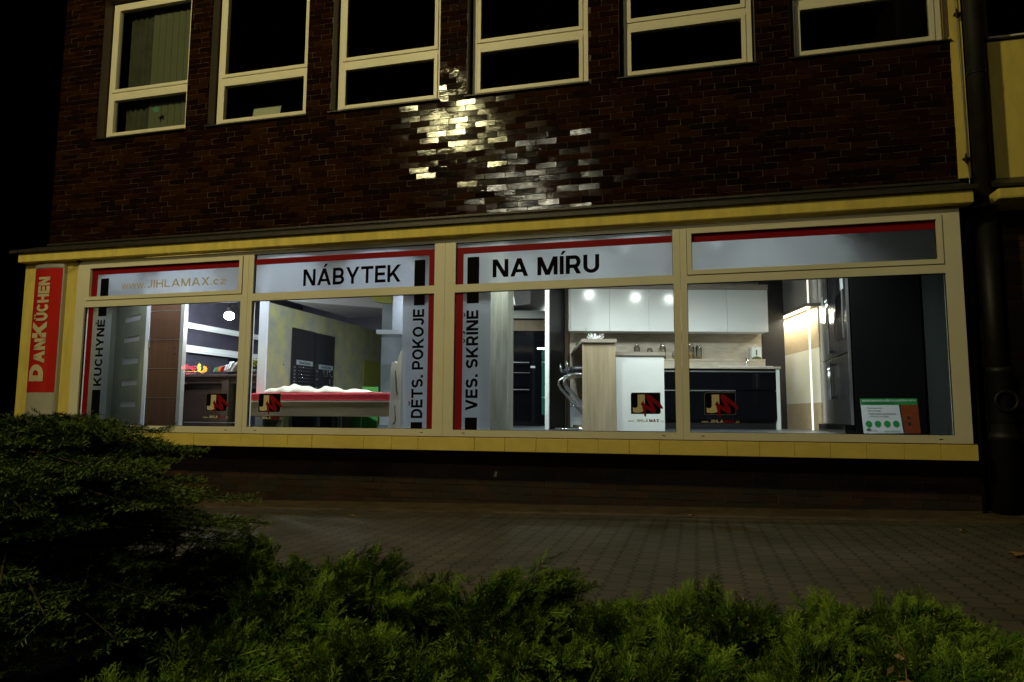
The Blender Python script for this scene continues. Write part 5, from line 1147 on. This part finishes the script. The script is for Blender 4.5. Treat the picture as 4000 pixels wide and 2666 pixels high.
def juniper(name, label, cx, cy, rx, ry, ztop, nspray, g='low junipers in the planting bed', seed=0, long_=None, cones=.012):
    r = np.random.default_rng(seed); zg = gz(cx)
    T = thing(name, label, 'shrub', (cx, cy, zg), g)
    nspray = int(nspray*1.45); H = ztop-zg
    az = r.uniform(0, 2*PI, nspray); el = np.arcsin(r.uniform(.02, 1, nspray)**.8)
    shell = r.uniform(.62, .98, nspray)
    dirs = np.stack([np.cos(az)*np.cos(el), np.sin(az)*np.cos(el), np.sin(el)], 1)
    ncl = 11; ca = r.uniform(0, 2*PI, ncl); ce = np.arcsin(r.uniform(.12, 1, ncl)); kk = r.integers(0, ncl, nspray)
    loose = r.uniform(0, 1, nspray) < .78
    az = np.where(loose, ca[kk] + r.normal(0,.20,nspray), az); el = np.where(loose, np.clip(ce[kk] + r.normal(0,.15,nspray), .02, 1.5), el)
    shell = np.where(loose, shell*r.uniform(.80,1.20,ncl)[kk], shell*.74)
    dirs = np.stack([np.cos(az)*np.cos(el), np.sin(az)*np.cos(el), np.sin(el)], 1)
    lump = 1 + .16*np.sin(az*3+seed) + .12*np.sin(az*5+el*6+seed*2)
    base = np.stack([cx + dirs[:,0]*rx*shell*lump, cy + dirs[:,1]*ry*shell*lump, zg + .02 + dirs[:,2]*(H-.10)*shell*(1+.1*np.sin(az*4+seed))], 1)
    lean = unit(r.normal(0,1,(ncl,3))*np.array([1,1,.3]))[kk]
    out = unit(dirs*np.array([.8,.8,.30]) + lean*.55 + np.array([.28,0,.26]) + r.normal(0,.26,(nspray,3)))
    L = r.uniform(.10, .23, nspray); 
    if long_ is not None:
        k = r.choice(nspray, long_, replace=False); L[k] *= 1.6; out[k] = unit(out[k]+np.array([0,0,.35]))
    base = base - out*(L*.55)[:,None]
    Vs, Fs, Ts, Ms, o = [], [], [], [], 0
    nt_ = 17
    N0 = unit(np.cross(out, r.normal(0,1,(nspray,3))))         # spray plane normal
    S0 = np.cross(N0, out)
    t = np.linspace(.12, 1, nt_)
    for side in (-1, 1):
        for j in range(nt_):
            tj = t[j] + r.uniform(-.03,.03,nspray)
            droop = np.stack([np.zeros(nspray), np.zeros(nspray), -.06*L*tj**2], 1)
            P = base + out*(L*tj)[:,None] + droop
            ang = r.uniform(.45,.85,nspray)
            Dv = unit(out*np.cos(ang)[:,None] + S0*(side*np.sin(ang))[:,None] + N0*r.normal(0,.22,(nspray,1)) + np.array([0,0,.10]))
            LL = L*(.16 + .30*(1-tj)*np.minimum(1, tj*3+.2))*r.uniform(.7,1.2,nspray)
            for q in range(4):      # feathered: main sliver plus three short side slivers
                if q == 0: p_, d_, l_, w_ = P, Dv, LL, np.full(nspray,.0042)
                else:
                    fq = (.25,.5,.72)[q-1]; sg = 1 if q % 2 else -1
                    s2 = unit(np.cross(Dv, N0)); p_ = P + Dv*(LL*fq)[:,None]
                    d_ = unit(Dv + s2*(sg*.85) + N0*r.normal(0,.25,(nspray,1))); l_ = LL*(.55-.12*q)*r.uniform(.8,1.3,nspray); w_ = np.full(nspray,.0036)
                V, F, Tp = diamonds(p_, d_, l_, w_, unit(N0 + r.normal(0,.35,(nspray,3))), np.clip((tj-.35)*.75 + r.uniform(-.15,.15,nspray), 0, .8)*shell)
                Vs.append(V); Fs.append(F+o); Ts.append(Tp); Ms.append(np.zeros(len(F), int)); o += len(V)
    # leading shoots
    V, F, Tp = diamonds(base+out*(L*.1)[:,None], out, L*.98, np.full(nspray,.005), N0, np.full(nspray,.5)); Vs.append(V); Fs.append(F+o); Ts.append(Tp); Ms.append(np.zeros(len(F), int)); o += len(V)
    # little yellow cones
    nc = int(nspray*.45); k = r.integers(0, nspray, nc); P = base[k]+out[k]*(L[k]*r.uniform(.5,.95,nc))[:,None]+r.normal(0,.016,(nc,3))
    for dv in ((1,0,0),(0,1,0)):
        V, F, Tp = diamonds(P, np.tile([0,0,1.],(nc,1)), np.full(nc,.009), np.full(nc,.008), np.tile(np.array(dv,float),(nc,1)), np.zeros(nc)); Vs.append(V); Fs.append(F+o); Ts.append(Tp); Ms.append(np.ones(len(F), int)); o += len(V)
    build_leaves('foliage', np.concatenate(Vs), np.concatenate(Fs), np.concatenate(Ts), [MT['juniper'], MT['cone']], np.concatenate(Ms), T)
    mb = MB()
    for k in range(0, nspray, 6):
        b_ = Vector(base[k]); c_ = Vector((cx+(b_.x-cx)*.15, cy+(b_.y-cy)*.15, zg)); m_ = c_.lerp(b_, .55); m_.z *= .8
        mb.tube([c_, m_, b_], [.009,.006,.003], 4, caps=False)
    mb.build('stems', MT['bark'], T)
    return T
JUN = [ # px, py of crown top, distance, half width, half depth, sprays, label
    (1030, 2015, 3.75, .46, .40, 230, 'juniper touching the spruce, with an upright tip above the pavement edge'),
    (740, 1985, 3.6, .42, .36, 260, 'dark juniper half hidden behind the right side of the spruce'),
    (1400, 2095, 3.45, .50, .42, 250, 'dark juniper between the spruce side and the tallest middle tuft'),
    (1210, 2150, 3.15, .40, .34, 250, 'mid green juniper rising towards the spruce, left of the middle tufts'),
    (1940, 2165, 3.25, .46, .40, 260, 'juniper with the tallest tuft in the middle of the bed'),
    (2360, 2310, 3.25, .42, .38, 220, 'low juniper in the dip right of the middle tuft'),
    (2810, 2245, 3.20, .44, .40, 240, 'rounded juniper below the black kitchen island window'),
    (3330, 2345, 3.20, .44, .40, 240, 'low juniper right of the rounded one, at the pavement edge'),
    (3640, 2305, 3.00, .36, .36, 220, 'juniper with a long pale upright spray near the right end'),
    (3960, 2480, 2.85, .34, .36, 190, 'lowest juniper at the far right corner'),
    (1060, 2330, 2.75, .40, .36, 230, 'shaded juniper in front of the spruce foot'),
    (1560, 2420, 2.55, .40, .34, 250, 'bright juniper left of centre along the lower edge'),
    (2080, 2420, 2.50, .38, .34, 250, 'juniper speckled with yellow cones at the lower centre'),
    (2620, 2430, 2.50, .40, .34, 250, 'juniper right of centre along the lower edge'),
    (3150, 2440, 2.50, .38, .34, 240, 'juniper beside the dry brown stalk'),
    (3640, 2520, 2.35, .36, .32, 220, 'juniper at the lower right behind the dry stalk'),
    (640, 2560, 2.35, .40, .32, 220, 'dark juniper at the lower left below the spruce'),
    (1250, 2600, 2.15, .32, .26, 200, 'nearest juniper at the lower edge left of centre'),
]
for k, (px, py, d, rx, ry, ns, lab) in enumerate(JUN):
    p_ = atk(px, py, d); juniper('juniper', lab, p_.x, p_.y, rx, ry, p_.z, ns, seed=k+1, long_=8)
# spruce on the left
def spruce(label, cx, cy, R, ztop, seed):
    r = np.random.default_rng(seed); zg = gz(cx); H = ztop-zg
    T = thing('spruce', label, 'spruce', (cx, cy, zg))
    mb = MB(); mb.tube([(cx,cy,zg-.05),(cx+.01,cy,zg+H*.5),(cx,cy,ztop-.12)], [.05,.035,.01], 8); mb.build('trunk', MT['bark'], T)
    Vs, Fs, Ts, o = [], [], [], 0; bm_ = MB()
    axes = []
    NT = 8
    for k in range(380):
        ti = int(NT*(k/380)**.85); lev0 = .10 + .82*(ti+.5)/NT; a = r.uniform(0, 2*PI)
        z = zg + H*lev0 + r.normal(0,.022) + .018*math.sin(3*a+ti*2)
        lev = (z-zg)/H; Rb = R*(1.0-.86*lev**5.0)*(1+.14*math.sin(4*a+ti*1.7))*r.uniform(.55,1.02)
        p0 = np.array([cx, cy, z+.02]); p1 = p0 + np.array([math.cos(a)*Rb, math.sin(a)*Rb, -.02+Rb*r.uniform(-.05,.05)]); pm = (p0+p1)/2 + np.array([r.normal(0,.05),r.normal(0,.05),.045])
        axes.append((p0, pm, p1)); bm_.tube([Vector(p0), Vector(pm), Vector(p1)], [.008,.005,.002], 4, caps=False)
    bm_.build('branches', MT['bark'], T)
    twigs = []
    for p0, pm, p1 in axes:
        d = unit(p1-p0); s = unit(np.cross(d, [0,0,1.])); Lb = np.linalg.norm(p1-p0)
        for j in range(20):
            t = .15 + .85*(j+r.uniform(0,.6))/20; t = min(t, .99); P = (1-t)**2*p0 + 2*t*(1-t)*pm + t*t*p1
            for sg in (-1, 1):
                dv = unit(d*.65 + s*sg*.80 + r.normal(0,.16,3) + np.array([0,0,-.06])); twigs.append((P, dv, (.095+Lb*.20*(1-t))*r.uniform(.6,1.25), t))
        twigs.append((p1-d*.05, d, .09, 1.0)); twigs.append((pm, unit(p1-pm), np.linalg.norm(p1-pm), .6))
    TP_ = np.array([t[0] for t in twigs]); TD = np.array([t[1] for t in twigs]); TL = np.array([t[2] for t in twigs]); TT = np.array([t[3] for t in twigs])
    m = len(TP_)
    for j in range(27):
        t = (j+r.uniform(0,1,m))/27; P = TP_ + TD*(TL*t)[:,None]
        rad = unit(np.cross(TD, r.normal(0,1,(m,3)))); rad = unit(rad + np.array([0,0,.35]))
        Dv = unit(TD*.75 + rad*.8); LL = r.uniform(.016,.025,m)
        V, F, Tp = diamonds(P, Dv, LL, np.full(m,.0038), unit(r.normal(0,1,(m,3))), np.clip((TT-.40)*1.7,0,1)*(.4+.6*t))
        Vs.append(V); Fs.append(F+o); Ts.append(Tp); o += len(V)
    V, F, Tp = diamonds(TP_, TD, TL, np.full(m,.004), unit(r.normal(0,1,(m,3))), np.zeros(m)); Vs.append(V); Fs.append(F+o); Ts.append(Tp)
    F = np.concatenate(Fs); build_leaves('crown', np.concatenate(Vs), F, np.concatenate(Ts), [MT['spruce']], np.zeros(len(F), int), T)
    return T
p_ = atk(60, 1640, 3.1); spruce('wide dark spruce with layered branches at the left edge', p_.x, p_.y, .98, p_.z+.08, 3)

# dry stalk, leaves, litter
p_ = atk(3530, 2560, 2.2); DW = thing('dry_weed', 'dry brown curled weed stalk among the junipers, lower right', 'dry weed', (p_.x, p_.y, gz(p_.x)))
mb = MB(); top = atk(3530, 2545, 2.2); c = Vector((p_.x, p_.y, gz(p_.x)))
mb.tube([c, c.lerp(top,.5)+Vector((.01,0,0)), top, top+Vector((-.025,0,.035)), top+Vector((-.05,0,.045))], [.004,.003,.0025,.002,.001], 5); mb.build('stalk', MT['straw'], DW)
for k in range(9):
    q = c.lerp(top, .55+.05*k) + Vector((random.uniform(-.06,.03), random.uniform(-.03,.03), random.uniform(-.01,.03))); u = Vector((random.gauss(0,1),random.gauss(0,.5),random.gauss(0,1))).normalized(); w = u.orthogonal().normalized()
    mb = MB(); L_ = random.uniform(.025,.05); mb.add([q, q+u*L_*.4+w*.010, q+u*L_+w*.004, q+u*L_*.5-w*.008+Vector((0,.01,0))], [(0,1,3),(1,2,3)], 0, True); mb.build('dry_leaf', MT['straw'], DW)
def ground_at(px, py, dz=.006):
    d = ray(px, py); s_ = (.045+.0225*CAM.x - CAM.z)/(d.z-.0225*d.x); return CAM + d*s_ + Vector((0,0,dz))
def leaf(px, py, sc, label):
    c = ground_at(px, py, .012); mb = MB(); n = 11; a0 = random.uniform(0, 6)
    pts = [c + Vector((math.cos(a0+2*PI*k/n)*sc*(1 if k % 2 else .5), math.sin(a0+2*PI*k/n)*sc*(1 if k % 2 else .5), random.uniform(0,.02))) for k in range(n)]
    mb.add([c+Vector((0,0,.004))]+pts, [(0,k+1,(k+1) % n+1) for k in range(n)], 0, True)
    tag(mb.build('fallen_leaf', MT['leaf']), label, 'leaf', 'fallen leaves on the pavement')
leaf(1145, 1966, .07, 'brown fallen leaf on the strip at the wall foot, left'); leaf(1375, 2021, .05, 'small fallen leaf on the pavers below the NÁBYTEK window')
leaf(3975, 2178, .08, 'curled fallen leaf on the pavement at the far right')
leaf(2205, 2005, .03, 'tiny pale leaf on the strip under the bar counter window'); leaf(2700, 2021, .04, 'small pale leaf on the strip below the kitchen window')
leaf(3755, 2080, .05, 'pale leaf scrap on the pavers left of the drainpipe')
q = at(1937, 1853, .296); mb = MB(); mb.hexa([(q.x-.022,.288,q.z-.03),(q.x+.008,.288,q.z-.03),(q.x+.008,.292,q.z-.03),(q.x-.022,.292,q.z-.03),(q.x-.008,.288,q.z+.03),(q.x+.022,.288,q.z+.03),(q.x+.022,.292,q.z+.03),(q.x-.008,.292,q.z+.03)])
tag(mb.build('paper_scrap', MT['paper']), 'small pale paper scrap stuck on the plinth bricks', 'paper scrap')
